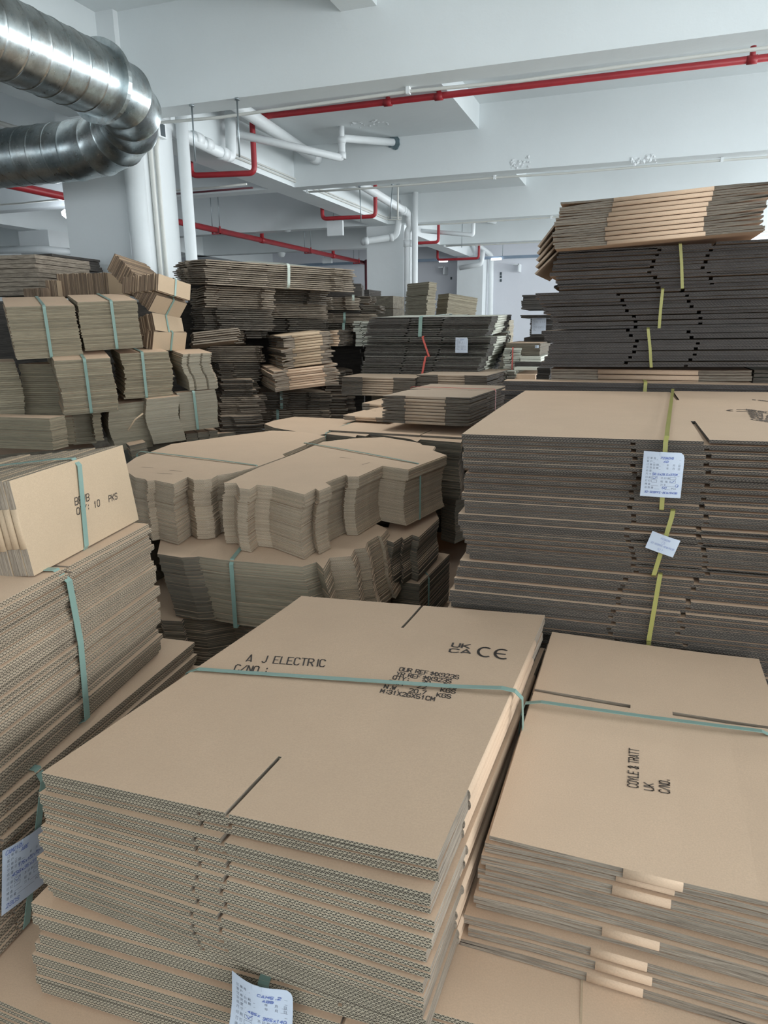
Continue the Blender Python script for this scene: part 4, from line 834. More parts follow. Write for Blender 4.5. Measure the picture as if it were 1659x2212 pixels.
M3 = [(571, 915.5), (592, 908), (636, 900), (780, 906), (918, 920), (935, 927.5), (1005, 933), (996, 956), (908, 949), (901, 954), (886, 948), (824, 939.5), (800, 937), (790, 942), (771, 939.5), (768, 944), (703, 937), (691, 939.5), (607, 926.5), (590, 923)]
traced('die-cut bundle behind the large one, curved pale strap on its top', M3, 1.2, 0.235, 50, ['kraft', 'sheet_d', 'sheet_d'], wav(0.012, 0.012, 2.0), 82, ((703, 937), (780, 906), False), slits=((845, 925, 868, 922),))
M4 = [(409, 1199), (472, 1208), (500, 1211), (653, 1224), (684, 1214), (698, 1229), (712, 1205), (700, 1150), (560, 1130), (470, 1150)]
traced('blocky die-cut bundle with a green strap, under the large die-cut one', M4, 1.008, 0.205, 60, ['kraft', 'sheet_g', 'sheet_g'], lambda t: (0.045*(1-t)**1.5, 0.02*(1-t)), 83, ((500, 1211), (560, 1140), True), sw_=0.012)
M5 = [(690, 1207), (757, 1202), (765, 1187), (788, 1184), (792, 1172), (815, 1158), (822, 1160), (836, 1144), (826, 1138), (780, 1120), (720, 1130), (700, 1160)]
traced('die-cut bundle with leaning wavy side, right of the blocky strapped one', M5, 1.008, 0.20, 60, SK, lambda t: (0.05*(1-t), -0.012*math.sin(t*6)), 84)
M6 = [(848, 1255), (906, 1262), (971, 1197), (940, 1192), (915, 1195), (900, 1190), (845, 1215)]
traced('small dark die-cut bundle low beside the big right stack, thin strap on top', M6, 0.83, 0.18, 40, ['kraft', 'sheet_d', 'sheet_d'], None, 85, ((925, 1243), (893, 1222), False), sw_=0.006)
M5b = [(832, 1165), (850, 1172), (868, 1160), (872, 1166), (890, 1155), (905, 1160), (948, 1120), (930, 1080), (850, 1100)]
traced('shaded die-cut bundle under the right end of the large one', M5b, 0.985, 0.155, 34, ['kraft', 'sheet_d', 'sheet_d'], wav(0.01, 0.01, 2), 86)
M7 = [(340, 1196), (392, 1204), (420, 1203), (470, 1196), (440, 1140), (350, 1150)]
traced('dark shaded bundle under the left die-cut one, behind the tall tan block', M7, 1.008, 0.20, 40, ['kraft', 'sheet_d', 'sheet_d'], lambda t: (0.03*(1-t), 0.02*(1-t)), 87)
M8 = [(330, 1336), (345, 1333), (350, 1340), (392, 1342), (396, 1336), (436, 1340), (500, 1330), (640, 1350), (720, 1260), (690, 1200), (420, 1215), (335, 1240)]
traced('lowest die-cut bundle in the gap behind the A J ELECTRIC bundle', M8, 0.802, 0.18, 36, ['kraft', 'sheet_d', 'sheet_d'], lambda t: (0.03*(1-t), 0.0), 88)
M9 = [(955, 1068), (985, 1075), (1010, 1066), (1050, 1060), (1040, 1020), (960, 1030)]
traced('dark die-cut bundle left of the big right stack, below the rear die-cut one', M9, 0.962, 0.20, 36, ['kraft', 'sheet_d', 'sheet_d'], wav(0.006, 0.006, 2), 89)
# ================================================================== CENTRE BACK: folded cartons
CG = 'carton bundles in the centre background'
p, W_, LL, hg = corner(827, 852, 912, 2.85, -4, 1017, None, 0.62)
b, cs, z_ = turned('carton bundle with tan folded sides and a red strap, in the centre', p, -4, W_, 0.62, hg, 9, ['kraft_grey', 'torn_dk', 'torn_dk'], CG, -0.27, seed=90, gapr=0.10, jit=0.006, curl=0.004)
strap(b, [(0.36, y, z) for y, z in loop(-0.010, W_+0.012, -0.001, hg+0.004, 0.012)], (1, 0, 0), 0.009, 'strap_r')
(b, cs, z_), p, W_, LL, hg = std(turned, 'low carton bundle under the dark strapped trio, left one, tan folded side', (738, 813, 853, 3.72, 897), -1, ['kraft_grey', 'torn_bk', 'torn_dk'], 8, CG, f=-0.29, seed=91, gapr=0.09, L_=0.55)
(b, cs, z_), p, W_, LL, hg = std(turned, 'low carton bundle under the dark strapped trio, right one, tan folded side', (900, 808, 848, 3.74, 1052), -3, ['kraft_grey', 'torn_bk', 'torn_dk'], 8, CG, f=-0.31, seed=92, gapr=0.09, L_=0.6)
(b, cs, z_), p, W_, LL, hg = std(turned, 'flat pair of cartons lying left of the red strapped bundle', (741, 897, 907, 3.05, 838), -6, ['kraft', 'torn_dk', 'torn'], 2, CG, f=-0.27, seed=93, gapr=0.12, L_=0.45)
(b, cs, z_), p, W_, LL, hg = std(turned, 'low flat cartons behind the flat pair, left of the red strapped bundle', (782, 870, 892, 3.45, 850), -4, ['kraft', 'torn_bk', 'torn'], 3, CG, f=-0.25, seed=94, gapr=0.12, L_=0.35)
b, cs, z_ = cartons('printed carton layer lying under the red strapped bundle', Vector((-1.25, 2.78, 1.155)), -3, 0.85, 0.8, 0.055, 3, ['kraft', 'torn_dk', 'torn'], CG, f=0.15, seed=95)
Mi = (WORLD[b.name] @ cs[-1].matrix_basis).inverted()
text_on(cs[-1], None, rows_px([('ELECTRIC', (1000, 919), (925, 914), (0, 3.2))], Mi, z_), 0.004, 'ink_f', zf=lambda x, y: z_)
# dark trio with slip
D = [((798, 686, 727, 4.05, 1062), 'top bundle of the dark strapped trio, pale green-white top sheet and green strap'), ((794, 728, 769, 4.03, 1060), 'middle bundle of the dark strapped trio, white order slip and slanting red strap'), ((788, 770, 812, 4.0, 1040), 'bottom bundle of the dark strapped trio, red strap slanting left')]
for i, (c, lab) in enumerate(D):
    cx, ct, cb, Y, xr = c; p, W_, LL, hg = corner(cx, ct, cb, Y, 1.0, xr, None, 0.75)
    b, cs, z_ = cartons(lab, p, 1.0, W_, 0.75, hg, 8, ['white', 'torn_bk', 'torn_bk'], 'dark strapped trio of bundles in the centre back', f=0.2, st=(0.62,), sb=(0.35,), seed=100+i, jit=0.008, curl=0.003, gapr=0.08, sw=0.012, pitch=0.03 if i == 0 else 0.0, drift=lambda t, i=i: (0.03*(1-t)*(-1), 0))
    sx = (((909, 688), (907, 724), 'strap'), ((913, 731), (927, 766), 'strap_r'), ((919, 772), (911, 808), 'strap_r'))[i]
    Mi = WORLD[b.name].inverted(); t_, u_ = Mi @ fpt(b, *sx[0], 0, 0.01), Mi @ fpt(b, *sx[1], 0, 0.01)
    strap(b, [(u_.x, -0.012, 0.0), (t_.x, -0.012, hg-0.003), (t_.x, 0.01, hg+0.004), (t_.x, 0.74, hg+0.004), (t_.x, 0.762, hg-0.01), (u_.x, 0.762, 0), (u_.x, 0, -0.001)], (1, 0, 0), (0.022, 0.012, 0.012)[i], sx[2])
    if i == 1: slip(b, fpt(b, 984, 729, 0, 0.02), fpt(b, 1011, 729, 0, 0.02), fpt(b, 982, 762, 0, 0.02), hand=[('P23A', .4, .83, .05, .3), ('52', .5, .19, .06, .1)], bend=0.01)
(b, cs, z_), p, W_, LL, hg = std(cartons, 'white-faced carton bundle behind the dark trio, upper one at its right end', (1068, 717, 752, 4.6, 1097), 8, ['white', 'torn_dk', 'white'], 7, CG, f=0.05, seed=105, gapr=0.10, L_=0.5, jit=0.012)
(b, cs, z_), p, W_, LL, hg = std(cartons, 'white-faced carton bundle with thin red strap, right of the dark trio', (1090, 752, 800, 4.3, 1126), 8, ['white', 'white', 'white'], 9, CG, f=0.05, seed=106, gapr=0.10, L_=0.5, jit=0.008)
strap_x(b, W_*0.5, -0.012, 0.512, -0.001, hg+0.003, 'strap_r', 0.008)
(b, cs, z_), p, W_, LL, hg = std(cartons, 'white-faced carton bundle, lowest at the right end of the dark trio', (1074, 802, 858, 4.1, 1112), 8, ['white', 'torn_dk', 'white'], 9, CG, f=0.05, seed=107, gapr=0.10, L_=0.5, jit=0.01)
# far background piles
FG = 'piles near the back wall'
def box_out(W_, L_): return [(0, 0), (W_, 0), (W_, L_), (0, L_)]
def far(label, c, hd, mats, n, L_=0.6, xl=None, Wx=None, **kw):
    cx, ct, cb, Y, xr = c; p, W_, LL, hg = corner(cx, ct, cb, Y, hd, xr, xl, L_); W_ = Wx or W_
    return sheets(label, box_out(W_, LL), p, hd, hg, n, mats, kw.pop('group', FG), name=kw.pop('name', 'board_bundle'), **kw), p, W_, LL, hg
FK = ['kraft_grey', 'sheet_g', 'sheet_g']
far('upper tan pile beside the mid-room column', (925, 608, 637, 8.6, 942), 50, FK, 10, 0.5, jit=0.01, tilt=-0.1)
far('lower tan pile beside the mid-room column', (922, 638, 684, 8.6, 941), 50, FK, 14, 0.5, jit=0.012)
(r_, o_), p, W_, LL, hg = far('large brown peaked pile in front of the far column', (964, 633, 686, 8.8, 1027), 40, FK, 22, 0.9, xl=941, jit=0.006, tilt=-0.13)
far('grey pile partly hidden behind the white-faced bundles', (1076, 691, 745, 7.6, 1100), 4, FK, 14, 0.5, jit=0.006)
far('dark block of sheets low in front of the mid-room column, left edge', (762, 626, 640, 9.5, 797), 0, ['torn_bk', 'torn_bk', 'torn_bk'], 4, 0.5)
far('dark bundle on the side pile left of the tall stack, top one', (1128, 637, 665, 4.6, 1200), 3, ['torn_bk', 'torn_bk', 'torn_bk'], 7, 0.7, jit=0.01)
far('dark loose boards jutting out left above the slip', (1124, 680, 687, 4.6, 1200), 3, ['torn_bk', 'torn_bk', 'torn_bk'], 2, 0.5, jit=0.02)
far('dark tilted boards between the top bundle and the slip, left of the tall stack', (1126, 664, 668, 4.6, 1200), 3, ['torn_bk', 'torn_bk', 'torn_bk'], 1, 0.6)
(r_, o_), p, W_, LL, hg = far('dark bundle carrying an order slip, left of the tall stack', (1146, 688, 729, 4.7, 1200), 3, ['torn_bk', 'torn_bk', 'torn_bk'], 9, 0.6, jit=0.004)
slip(r_, fpt(r_, 1149, 684, 0, 0.02), fpt(r_, 1180, 683, 0, 0.02), fpt(r_, 1145, 722, 0, 0.02), hand=[('P23A', .4, .83, .05, .3)], bend=0.004)
far('dark bundle low behind the brown one with a tiny white tag', (1132, 729, 741, 4.8, 1190), 3, ['torn_bk', 'torn_bk', 'torn_bk'], 3, 0.5)
(r_, o_), p, W_, LL, hg = far('brown bundle with a tiny white tag, left foot of the tall stack', (1093, 741, 768, 4.4, 1167), 1, ['kraft', 'sheet_d', 'sheet_d'], 12, 0.6, jit=0.003)
slip(r_, fpt(r_, 1156, 745.5, 0, 0.01), fpt(r_, 1164, 745.5, 0, 0.01), fpt(r_, 1156, 752, 0, 0.01), form=False, cut=False, name='white_tag')
far('bundle with a white top layer, upper, left foot of the tall stack', (1124, 770, 781, 4.3, 1168), 0, ['white', 'white', 'white'], 2, 0.5)
far('black-edged bundle between two white layers, left foot of the tall stack', (1112, 782, 792, 4.3, 1170), 0, ['torn_bk', 'torn_bk', 'torn_bk'], 3, 0.5)
far('bundle with a white top layer, lower, left foot of the tall stack', (1111, 793, 799, 4.2, 1164), 0, ['white', 'white', 'white'], 1, 0.5)
far('brown sheet standing below the white layers, left foot of the tall stack', (1112, 806, 832, 4.15, 1157), 0, ['kraft', 'kraft', 'kraft'], 1, 0.4)
far('black bundle at the foot of the tall stack, beside the tan folded cartons', (1160, 794, 830, 3.4, 1188), 0, ['torn_bk', 'torn_bk', 'torn_bk'], 7, 0.5, jit=0.004)
# ================================================================== LEFT STACK: neat sheet bundles
BG = 'neat sheet bundles of the left stack'
HB = 48
def YB(x): return 2.42+0.68*(x-20)/449
def neat(label, cx, ct, cb, xr, xl=None, L_=0.35, n=34, hd=HB, mats=('kraft', 'sheet_b', 'sheet_d'), tilt=0.0, sx=None, notch=None, dY=0.0, seed=1, drift=None, jit=0.003, group=BG, sw_=0.013, **kw):
    p, W_, LL, hg = corner(cx, ct, cb, YB(cx)+dY, hd, xr, xl, L_); LL = min(LL, 0.46)
    out = box_out(W_, LL)
    if notch: out = [(W_*a, LL*b) for a, b in notch]
    root, ob = sheets(label, out, p, hd, hg, n, list(mats), group, tilt=tilt, seed=seed, drift=drift, jit=jit, name='board_bundle', **kw)
    if sx:
        Mi = WORLD[root.name].inverted(); t_ = Mi @ fpt(root, sx, ct*0.7+cb*0.3, 0, 0.006); strap_x(root, t_.x, -0.009, LL+0.01, -0.001, hg+0.003, 'strap', sw_)
    return root
NB = [(0, 0), (1, 0), (1, 1), (0, 1)]
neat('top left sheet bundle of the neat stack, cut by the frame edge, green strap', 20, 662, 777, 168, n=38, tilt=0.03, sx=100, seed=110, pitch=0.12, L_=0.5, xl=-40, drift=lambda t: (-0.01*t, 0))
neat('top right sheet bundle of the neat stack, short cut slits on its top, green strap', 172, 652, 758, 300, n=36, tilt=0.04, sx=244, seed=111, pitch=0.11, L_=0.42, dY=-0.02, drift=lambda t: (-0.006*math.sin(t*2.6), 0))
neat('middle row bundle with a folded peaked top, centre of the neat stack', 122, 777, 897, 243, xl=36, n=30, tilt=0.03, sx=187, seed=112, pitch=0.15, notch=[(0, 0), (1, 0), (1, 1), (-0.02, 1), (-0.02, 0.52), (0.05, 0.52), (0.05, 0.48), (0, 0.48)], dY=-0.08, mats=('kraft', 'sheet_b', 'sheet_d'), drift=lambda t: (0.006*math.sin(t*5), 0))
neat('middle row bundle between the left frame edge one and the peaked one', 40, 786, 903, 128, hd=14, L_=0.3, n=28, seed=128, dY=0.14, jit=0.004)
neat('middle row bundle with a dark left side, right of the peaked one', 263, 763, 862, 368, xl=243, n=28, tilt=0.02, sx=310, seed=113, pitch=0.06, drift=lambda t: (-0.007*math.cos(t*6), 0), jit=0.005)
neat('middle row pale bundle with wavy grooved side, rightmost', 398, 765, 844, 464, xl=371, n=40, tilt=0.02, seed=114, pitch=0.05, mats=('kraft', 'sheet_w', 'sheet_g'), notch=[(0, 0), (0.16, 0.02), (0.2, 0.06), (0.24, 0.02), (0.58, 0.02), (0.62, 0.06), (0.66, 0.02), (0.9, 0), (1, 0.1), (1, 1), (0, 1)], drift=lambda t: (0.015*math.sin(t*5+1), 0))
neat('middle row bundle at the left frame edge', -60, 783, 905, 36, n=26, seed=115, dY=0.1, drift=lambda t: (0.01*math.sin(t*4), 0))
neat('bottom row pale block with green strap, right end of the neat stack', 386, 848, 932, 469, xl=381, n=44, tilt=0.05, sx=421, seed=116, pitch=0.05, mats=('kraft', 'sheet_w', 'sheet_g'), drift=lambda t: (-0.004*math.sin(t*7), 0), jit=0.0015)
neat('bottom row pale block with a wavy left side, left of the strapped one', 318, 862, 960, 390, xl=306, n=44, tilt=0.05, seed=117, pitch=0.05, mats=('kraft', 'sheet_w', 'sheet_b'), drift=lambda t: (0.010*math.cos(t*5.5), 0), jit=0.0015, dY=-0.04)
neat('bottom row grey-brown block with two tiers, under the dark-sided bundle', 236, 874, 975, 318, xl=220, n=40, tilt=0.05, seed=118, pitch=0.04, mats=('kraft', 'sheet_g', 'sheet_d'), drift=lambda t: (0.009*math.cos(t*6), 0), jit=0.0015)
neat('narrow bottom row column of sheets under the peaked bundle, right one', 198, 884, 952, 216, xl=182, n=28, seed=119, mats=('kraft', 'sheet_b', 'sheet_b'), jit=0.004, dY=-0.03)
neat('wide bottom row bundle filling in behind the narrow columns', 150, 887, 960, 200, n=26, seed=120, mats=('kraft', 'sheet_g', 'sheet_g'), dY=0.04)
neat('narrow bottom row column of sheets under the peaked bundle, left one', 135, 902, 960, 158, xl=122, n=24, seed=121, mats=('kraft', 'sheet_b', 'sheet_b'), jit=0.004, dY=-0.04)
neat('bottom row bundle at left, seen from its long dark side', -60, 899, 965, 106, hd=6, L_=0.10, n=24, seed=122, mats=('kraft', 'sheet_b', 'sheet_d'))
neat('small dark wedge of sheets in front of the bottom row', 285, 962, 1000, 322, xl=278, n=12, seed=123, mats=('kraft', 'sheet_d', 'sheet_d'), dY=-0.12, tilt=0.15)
for px, x2, s_ in ((402, 428, 1), (428, 452, 2), (452, 471, 3)):
    neat(('grooved dark leftover under the pale strapped block, left one', 'grooved dark leftover under the pale strapped block, middle one', 'grooved dark leftover under the pale strapped block, right one')[s_-1], px, 940-s_*3, 975-s_*4, x2, n=12, seed=124+s_, mats=('kraft', 'sheet_d', 'sheet_d'), dY=0.02, L_=0.2)
p0, p1 = ay(309, 893, YB(309)-0.1), ay(276, 930, YB(276)-0.12)
mb = MB(); mb.tube([p1, (p0+p1)/2+Vector((0, 0, 0.012)), p0], 0.004, 6); tag(mb.build('loose_strap', K['kraft_lt']), 'thin loose brown strap leaning across the bottom row of sheets', 'strap')
# packs of brown cards standing on edge
def pack(label, TLp, TRp, BLp, Y, depth, n, mats, aim, seed, sx=None, group='card packs standing on edge on the neat stack'):
    """end face by three corner pixels at depth Y; the cards run back along aim (world direction)"""
    a, b, c = ay(*TLp, Y), ay(*TRp, Y+0.20), ay(*BLp, Y); X = (b-a); W_ = X.length; X.normalize(); U = (a-c); U -= X*U.dot(X); H_ = U.length; U.normalize(); Z = X.cross(U)
    Mw = Matrix((X, U, Z)).transposed().to_4x4(); Mw.translation = c-Z*depth
    sh = Vector(aim)
    root, ob = sheets(label, box_out(W_, H_), None, 0, depth, n, mats, group, ml=Mw, seed=seed, jit=0.004, name='card_pack', part='card', drift=lambda t: (sh[0]*(1-t), sh[1]*(1-t)))
    if sx: strap(root, [(W_*sx+0.0, y, z) for y, z in ((0.0, depth+0.001), (H_, depth+0.001), (H_+0.006, depth-0.01), (H_+0.006, depth*0.7), (H_*0.5, depth*0.7-0.001), (-0.004, depth*0.7), (-0.004, depth-0.01))][::-1], (1, 0, 0), 0.011)
    return root
CK = ['kraft_lt', 'card', 'card']
YP = 3.0
pack('upper tilted pack of brown cards on edge, pale end facing right', (337, 589), (407, 613), (341, 627), YP-0.02, 0.27, 30, CK, (0, 0), 130, 0.52)
pack('second pack of brown cards on edge, its pale end below the tilted one', (337, 637), (403, 656), (321, 672), YP, 0.38, 40, CK, (0, 0), 131, 0.55)
pack('third pack of brown cards on edge, leaning pale end', (324, 674), (388, 686), (336, 713), YP, 0.14, 12, CK, (0, 0), 132, 0.45)
pack('lowest pack of brown cards on edge, square pale end', (334, 717), (405, 719), (329, 757), YP, 0.14, 14, CK, (0, 0), 133, 0.55)
# dark brown packs further left
def rowpack(label, cx, ct, cb, xr, Y, n, hd, mats, seed, depth=0.12):
    T = ay(cx, ct, Y); p, W_, LL, hg = corner(cx, ct, cb, Y, hd, xr, None, depth)
    X = Vector((math.cos(R(hd)), math.sin(R(hd)), 0)); Yv = Vector((-X.y, X.x, 0)); Mw = Matrix((Yv, Vector((0, 0, 1)), X)).transposed().to_4x4(); Mw.translation = p
    root, ob = sheets(label, box_out(depth, hg), None, 0, W_, n, mats, 'card packs standing on edge on the neat stack', ml=Mw, seed=seed, jit=0.003, name='card_pack', part='card', rot=0.02)
    return root, W_, hg
rowpack('dark brown row of cards on edge, behind the top bundles of the neat stack', 122, 592, 641, 232, 3.15, 42, 8, ['kraft_lt', 'card', 'card'], 140, 0.2)
rowpack('small fanned dark cards at the left end of the brown row', 97, 606, 640, 122, 3.1, 9, 10, ['kraft_lt', 'card', 'card'], 141)
rowpack('low dark cards between the far left bundle and the brown row', 50, 624, 645, 92, 3.05, 14, 0, ['card', 'card', 'card'], 142)
# far left bundles
(r_, o_), p, W_, LL, hg = far('thick-board bundle at the far left edge, level with the brown cards', (-60, 553, 640, 3.3, 75), 6, ['torn', 'torn', 'torn'], 9, 0.5, group='thick bundles at far left', jit=0.01)
far('charcoal bundle behind the thick-board one at far left, upper', (20, 551, 580, 3.9, 112), 4, ['torn_bk', 'torn_bk', 'torn_bk'], 5, 0.5, group='thick bundles at far left', jit=0.025)
far('charcoal bundle behind the thick-board one at far left, lower', (40, 581, 640, 3.9, 119), 4, ['torn_bk', 'torn_bk', 'torn_bk'], 9, 0.5, group='thick bundles at far left', jit=0.012)
# ================================================================== LEFT-MIDDLE: ragged pile of folded die-cut cartons
RGG = 'ragged folded bundles of the dark pile'
def ragged(W_, L_, rnd, lo=0.02, hi=0.055, step=0.09):
    pts = []; x = 0; d = 0
    while x < W_:
        w_ = rnd.uniform(step*0.6, step*1.6); x2 = min(W_, x+w_); d = rnd.choice([0, 0, rnd.uniform(lo, hi), rnd.uniform(lo, hi)*0.5]); pts += [(x+(0.008 if x else 0), -d), (x2-0.008, -d)]; x = x2
    y = 0
    while y < L_*0.6:
        y2 = y+rnd.uniform(step*0.6, step*1.4); d = rnd.choice([0, rnd.uniform(lo, hi)]); pts += [(W_+d, y+0.01), (W_+d, y2-0.004)]; y = y2
    pts += [(W_, L_), (0, L_)]
    y = L_*0.9
    while y > 0.12:
        y2 = y-rnd.uniform(step*0.6, step*1.4); d = rnd.choice([0, rnd.uniform(lo, hi)]); pts += [(-d, y), (-d, max(0.02, y2+0.008))]; y = y2
    return pts
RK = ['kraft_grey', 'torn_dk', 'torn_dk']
def rag(label, cx, ct, cb, xr, Y, hd=30, n=10, xl=None, L_=0.5, seed=1, tilt=0.0, pitch=0.0, mats=RK, sx=None, sm='strap', jit=0.012, fill=0.62, dr=None, group=RGG, Wx=None):
    p, W_, LL, hg = corner(cx, ct, cb, Y, hd, xr, xl, L_); W_ = Wx or W_; rnd = random.Random(seed)
    out = ragged(W_, LL, rnd); v2 = [(x+(0.006 if 0 < x < W_ else 0), y-0.01*(y < 0)) for x, y in out]
    root, ob = sheets(label, out, p, hd, hg, n, mats, group, tilt=tilt, pitch=pitch, seed=seed, jit=jit, fill=fill, drift=dr, part='folded_blank', rot=0.012, variants=[v2, [(x, y+0.012) if y < 0 else (x, y) for x, y in out]])
    if sx:
        Mi = WORLD[root.name].inverted(); t_ = Mi @ fpt(root, sx, ct*0.6+cb*0.4, 0, 0.05); d_ = 0.05
        strap_x(root, t_.x, -d_, LL+0.01, -0.001, hg+0.003, sm, 0.016, r=0.03)
    return root
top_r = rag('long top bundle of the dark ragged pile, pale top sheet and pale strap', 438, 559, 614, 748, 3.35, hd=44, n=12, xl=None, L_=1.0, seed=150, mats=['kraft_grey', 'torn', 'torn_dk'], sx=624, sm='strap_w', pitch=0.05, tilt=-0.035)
P_ = [ay(x, y, d) for x, y, d in ((452, 574, 3.40), (600, 581, 3.78), (746, 586, 4.20), (720, 580, 4.6), (600, 567, 4.75), (540, 563.5, 4.6), (500, 568, 4.1))]
mb = MB(); n_ = len(P_); mb.v = [tuple(q) for q in P_]+[(q.x, q.y, q.z-0.007) for q in P_]; mb.idx(range(n_)); mb.idx([n_+i for i in range(n_)][::-1])
for i in range(n_): j = (i+1) % n_; mb.idx([i, i+n_, j+n_, j], 1, [(0, 1), (0, 0), (0.2, 0), (0.2, 1)])
mb.build('top_blank', [K['white'], K['torn']], top_r, WORLD[top_r.name].inverted())
for i, (cx, ct, cb, xr, Y, hd, n, sx, lab) in enumerate((
    (440, 616, 664, 575, 3.40, 30, 10, None, 'second row of the ragged pile, left end next to the card packs'),
    (520, 615, 655, 690, 3.75, 25, 9, 583, 'second row of the ragged pile, with a green strap'),
    (440, 664, 712, 590, 3.42, 28, 10, None, 'third row of the ragged pile, left end'),
    (560, 655, 686, 700, 3.85, 18, 8, None, 'third row of the ragged pile, middle bundle'),
    (560, 687, 716, 700, 3.85, 14, 7, 563, 'fourth row of the ragged pile, with a pale green strap'),
    (500, 690, 730, 560, 3.60, 24, 8, None, 'fourth row of the ragged pile, short bundle left of the strapped one'),
    (650, 640, 668, 760, 4.35, 12, 8, None, 'brown-sided bundle behind the top one, right half of the ragged pile'),
    (745, 638, 654, 802, 4.5, 10, 5, 763, 'small bundle with pale strap at the right edge of the ragged pile'),
    (670, 657, 674, 818, 4.45, 8, 5, None, 'bundle with blanks jutting out to the right, right edge of the ragged pile'),
    (660, 675, 697, 800, 4.4, 8, 7, 744, 'bundle with hanging green strap, right half of the ragged pile'),
    (690, 698, 728, 795, 4.3, 8, 8, 742, 'bundle above the deep gap, right half of the ragged pile'),
    (712, 590, 634, 765, 4.6, 20, 8, None, 'bundle peeking out behind the right end of the top one'),
    (470, 746, 782, 560, 3.50, 26, 8, None, 'dark bundle under the drooping blanks, left half of the ragged pile'),
    (470, 783, 818, 562, 3.50, 26, 9, None, 'flat-faced dark bundle left of the tan folded ones'),
    (476, 818, 856, 545, 3.42, 26, 9, None, 'lower left bundle of the ragged pile, beside the pale blocks'),
    (474, 857, 898, 560, 3.38, 26, 10, None, 'lower left bundle of the ragged pile, second from the bottom'),
    (476, 898, 938, 545, 3.34, 26, 9, None, 'bottom left bundle of the ragged pile'),
    (550, 846, 884, 715, 3.75, 18, 10, 608, 'lower bundle with green strap under the tan folded ones'),
    (535, 886, 926, 712, 3.70, 18, 10, 600, 'bottom bundle with green strap, behind the die-cut sheets'),
    (700, 800, 850, 745, 4.0, 12, 9, None, 'dark brown folded bundle in the deep gap, upper'),
    (690, 850, 905, 750, 3.95, 12, 9, None, 'dark brown folded bundle in the deep gap, lower'))):
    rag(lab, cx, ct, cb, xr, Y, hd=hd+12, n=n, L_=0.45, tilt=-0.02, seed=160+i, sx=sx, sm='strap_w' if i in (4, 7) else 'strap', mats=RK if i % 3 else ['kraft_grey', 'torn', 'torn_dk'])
rag('drooping blanks sliding off the left side of the ragged pile', 418, 716, 745, 500, 3.30, hd=24, n=6, L_=0.5, seed=190, tilt=0.10, pitch=-0.10, mats=['kraft_grey', 'torn', 'torn'])
# tan folded bundles in its middle
p, W_, LL, hg = corner(612, 720, 790, 3.30, 36, 712, None, 0.55)
b, cs, z_ = turned('upper bundle with tan folded side in the ragged pile, fanned to the left', p, 36, W_*1.08, 0.60, hg, 12, ['kraft_lt', 'torn_dk', 'torn'], RGG, -0.22, seed=200, gapr=0.10, jit=0.016, curl=0.008, ml=frame(Vector(p)+Vector((math.cos(R(36)), math.sin(R(36)), 0.05))*W_*1.08, 126) @ Matrix.Rotation(-0.10, 4, 'X'))
p, W_, LL, hg = corner(594, 797, 842, 3.25, 36, 733, None, 0.6)
b, cs, z_ = turned('lower bundle with tan folded side in the ragged pile, tilted up to the right', p, 36, W_, 0.62, hg, 9, ['kraft', 'torn', 'torn'], RGG, -0.22, seed=201, gapr=0.10, jit=0.012, curl=0.006, ml=frame(Vector(p)+Vector((math.cos(R(36)), math.sin(R(36)), 0.06))*W_, 126) @ Matrix.Rotation(-0.09, 4, 'X'))
(b, cs, z_), p, W_, LL, hg = std(cartons, 'pale column of white folded edges at the right edge of the ragged pile', (764, 694, 748, 4.15, 800), 8, ['white', 'white', 'white'], 12, RGG, f=0.04, seed=202, gapr=0.10, L_=0.4, jit=0.012)
(b, cs, z_), p, W_, LL, hg = std(turned, 'small bundle with orange-tan folded side beside the upper tan one', (702, 713, 748, 3.95, 742), 8, ['kraft', 'torn_dk', 'torn_dk'], 7, RGG, f=0.03, seed=203, gapr=0.10, L_=0.4, jit=0.008)
# ================================================================== what carries the visible bundles, down to the floor, plus added dark gap fillers
def base(label, x0, y0, W_, L_, z1, hd=0, n=10, mats=('kraft', 'sheet_d', 'sheet_d'), z0=0.0, seed=300):
    sheets(label, box_out(W_, L_), Vector((x0, y0, z0)), hd, z1-z0, n, list(mats), 'lowest bundles standing on the floor', seed=seed, jit=0.006, name='board_bundle', fill=0.97)
base('lowest board bundle under the bottom left corner bundle', -1.30, 0.66, 1.55, 0.85, 0.438, -1, 8)
base('lowest board bundle under the left foreground stack', -1.93, 0.12, 0.52, 1.2, 0.648, 2, 10)
base('lowest board bundle under the big right stack', -0.33, 1.60, 1.08, 0.95, 0.838, 1.2, 12)
base('lowest board bundle under the blocky strapped die-cut bundle', -1.45, 1.66, 0.86, 0.55, 0.618, 0, 10)
base('lowest board bundle under the shaded die-cut bundles', -1.45, 2.26, 0.92, 1.0, 0.64, 0, 10)
base('lowest board bundle under the left die-cut bundle', -2.05, 1.75, 0.55, 1.2, 1.005, 0, 14)
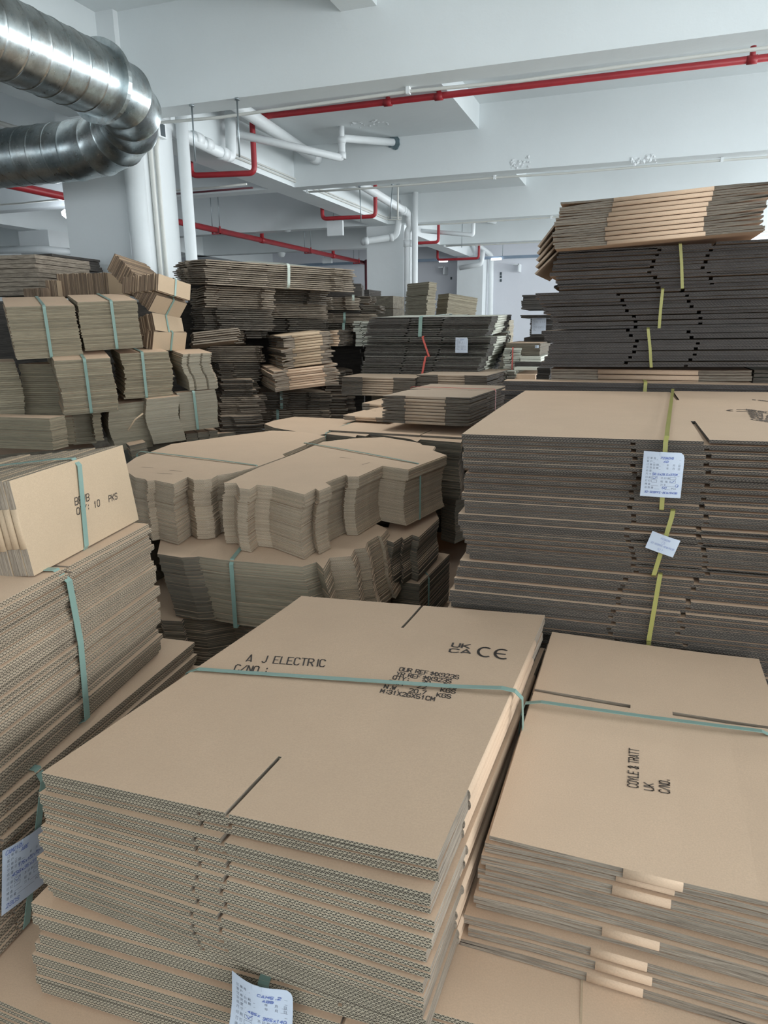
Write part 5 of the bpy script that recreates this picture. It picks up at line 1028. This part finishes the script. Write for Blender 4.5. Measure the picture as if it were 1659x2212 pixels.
base('lowest board bundle under the rear die-cut bundle', -1.42, 3.32, 0.85, 0.5, 0.955, 0, 12)
base('lowest board bundle under the centre carton bundles', -1.50, 3.98, 1.0, 0.6, 1.28, 0, 16)
base('lowest board bundle under the tall stack', -0.33, 2.80, 1.15, 0.8, 1.36, 0, 18)
base('lowest board bundle under the left end of the neat stack', -3.05, 2.30, 0.70, 0.45, 1.06, 48, 14)
base('lowest board bundle under the right end of the neat stack', -2.42, 3.00, 0.5, 0.45, 1.08, 48, 14)
base('lowest board bundle under the ragged pile', -2.25, 3.55, 0.75, 0.4, 1.0, 20, 14)
base('lowest board bundle under the far left bundles', -5.4, 3.62, 1.75, 0.6, 1.78, 0, 20)
far('added dark filler block standing in for shade behind the ragged pile', (405, 616, 905, 4.2, 780), 18, ['torn_bk', 'torn_bk', 'torn_bk'], 34, 0.3, group='ragged folded bundles of the dark pile', jit=0.015, fill=0.999)  # added block, coloured dark so the gaps in the pile read as shade
far('added dark filler block of sheets standing in for shade behind the neat stack', (-80, 650, 960, 2.95, 480), 45, ['torn_bk', 'torn_bk', 'torn_bk'], 34, 0.3, group='neat sheet bundles of the left stack', jit=0.004, fill=0.999)  # added behind the bundles to keep the gaps between them dark
for px, x1, z1, lab in ((925, 942, 1.72, 'lowest board bundle under the tan pile beside the mid-room column'), (962, 1030, 1.70, 'lowest board bundle under the brown peaked pile')):
    a, b = ay(px, 690, 8.75), ay(x1, 690, 8.75); base(lab, a.x, 8.75, (b.x-a.x), 0.5, a.z, 20, 12)
far('added dark filler block standing in for shade, right end of the ragged pile', (775, 700, 880, 4.72, 822), 6, ['torn_bk', 'torn_bk', 'torn_bk'], 18, 0.5, group='ragged folded bundles of the dark pile', jit=0.012, fill=0.999)  # added dark block hiding the bright background in the gap
for px, Yb, W_, lab in ((1076, 7.6, 0.5, 'lowest board bundle under the grey pile behind the white-faced bundles'), (762, 9.5, 0.6, 'lowest board bundle under the dark block left of the mid-room column')):
    a = ay(px, 745 if px > 1000 else 640, Yb); base(lab, a.x, Yb, W_, 0.5, a.z, 0, 12)
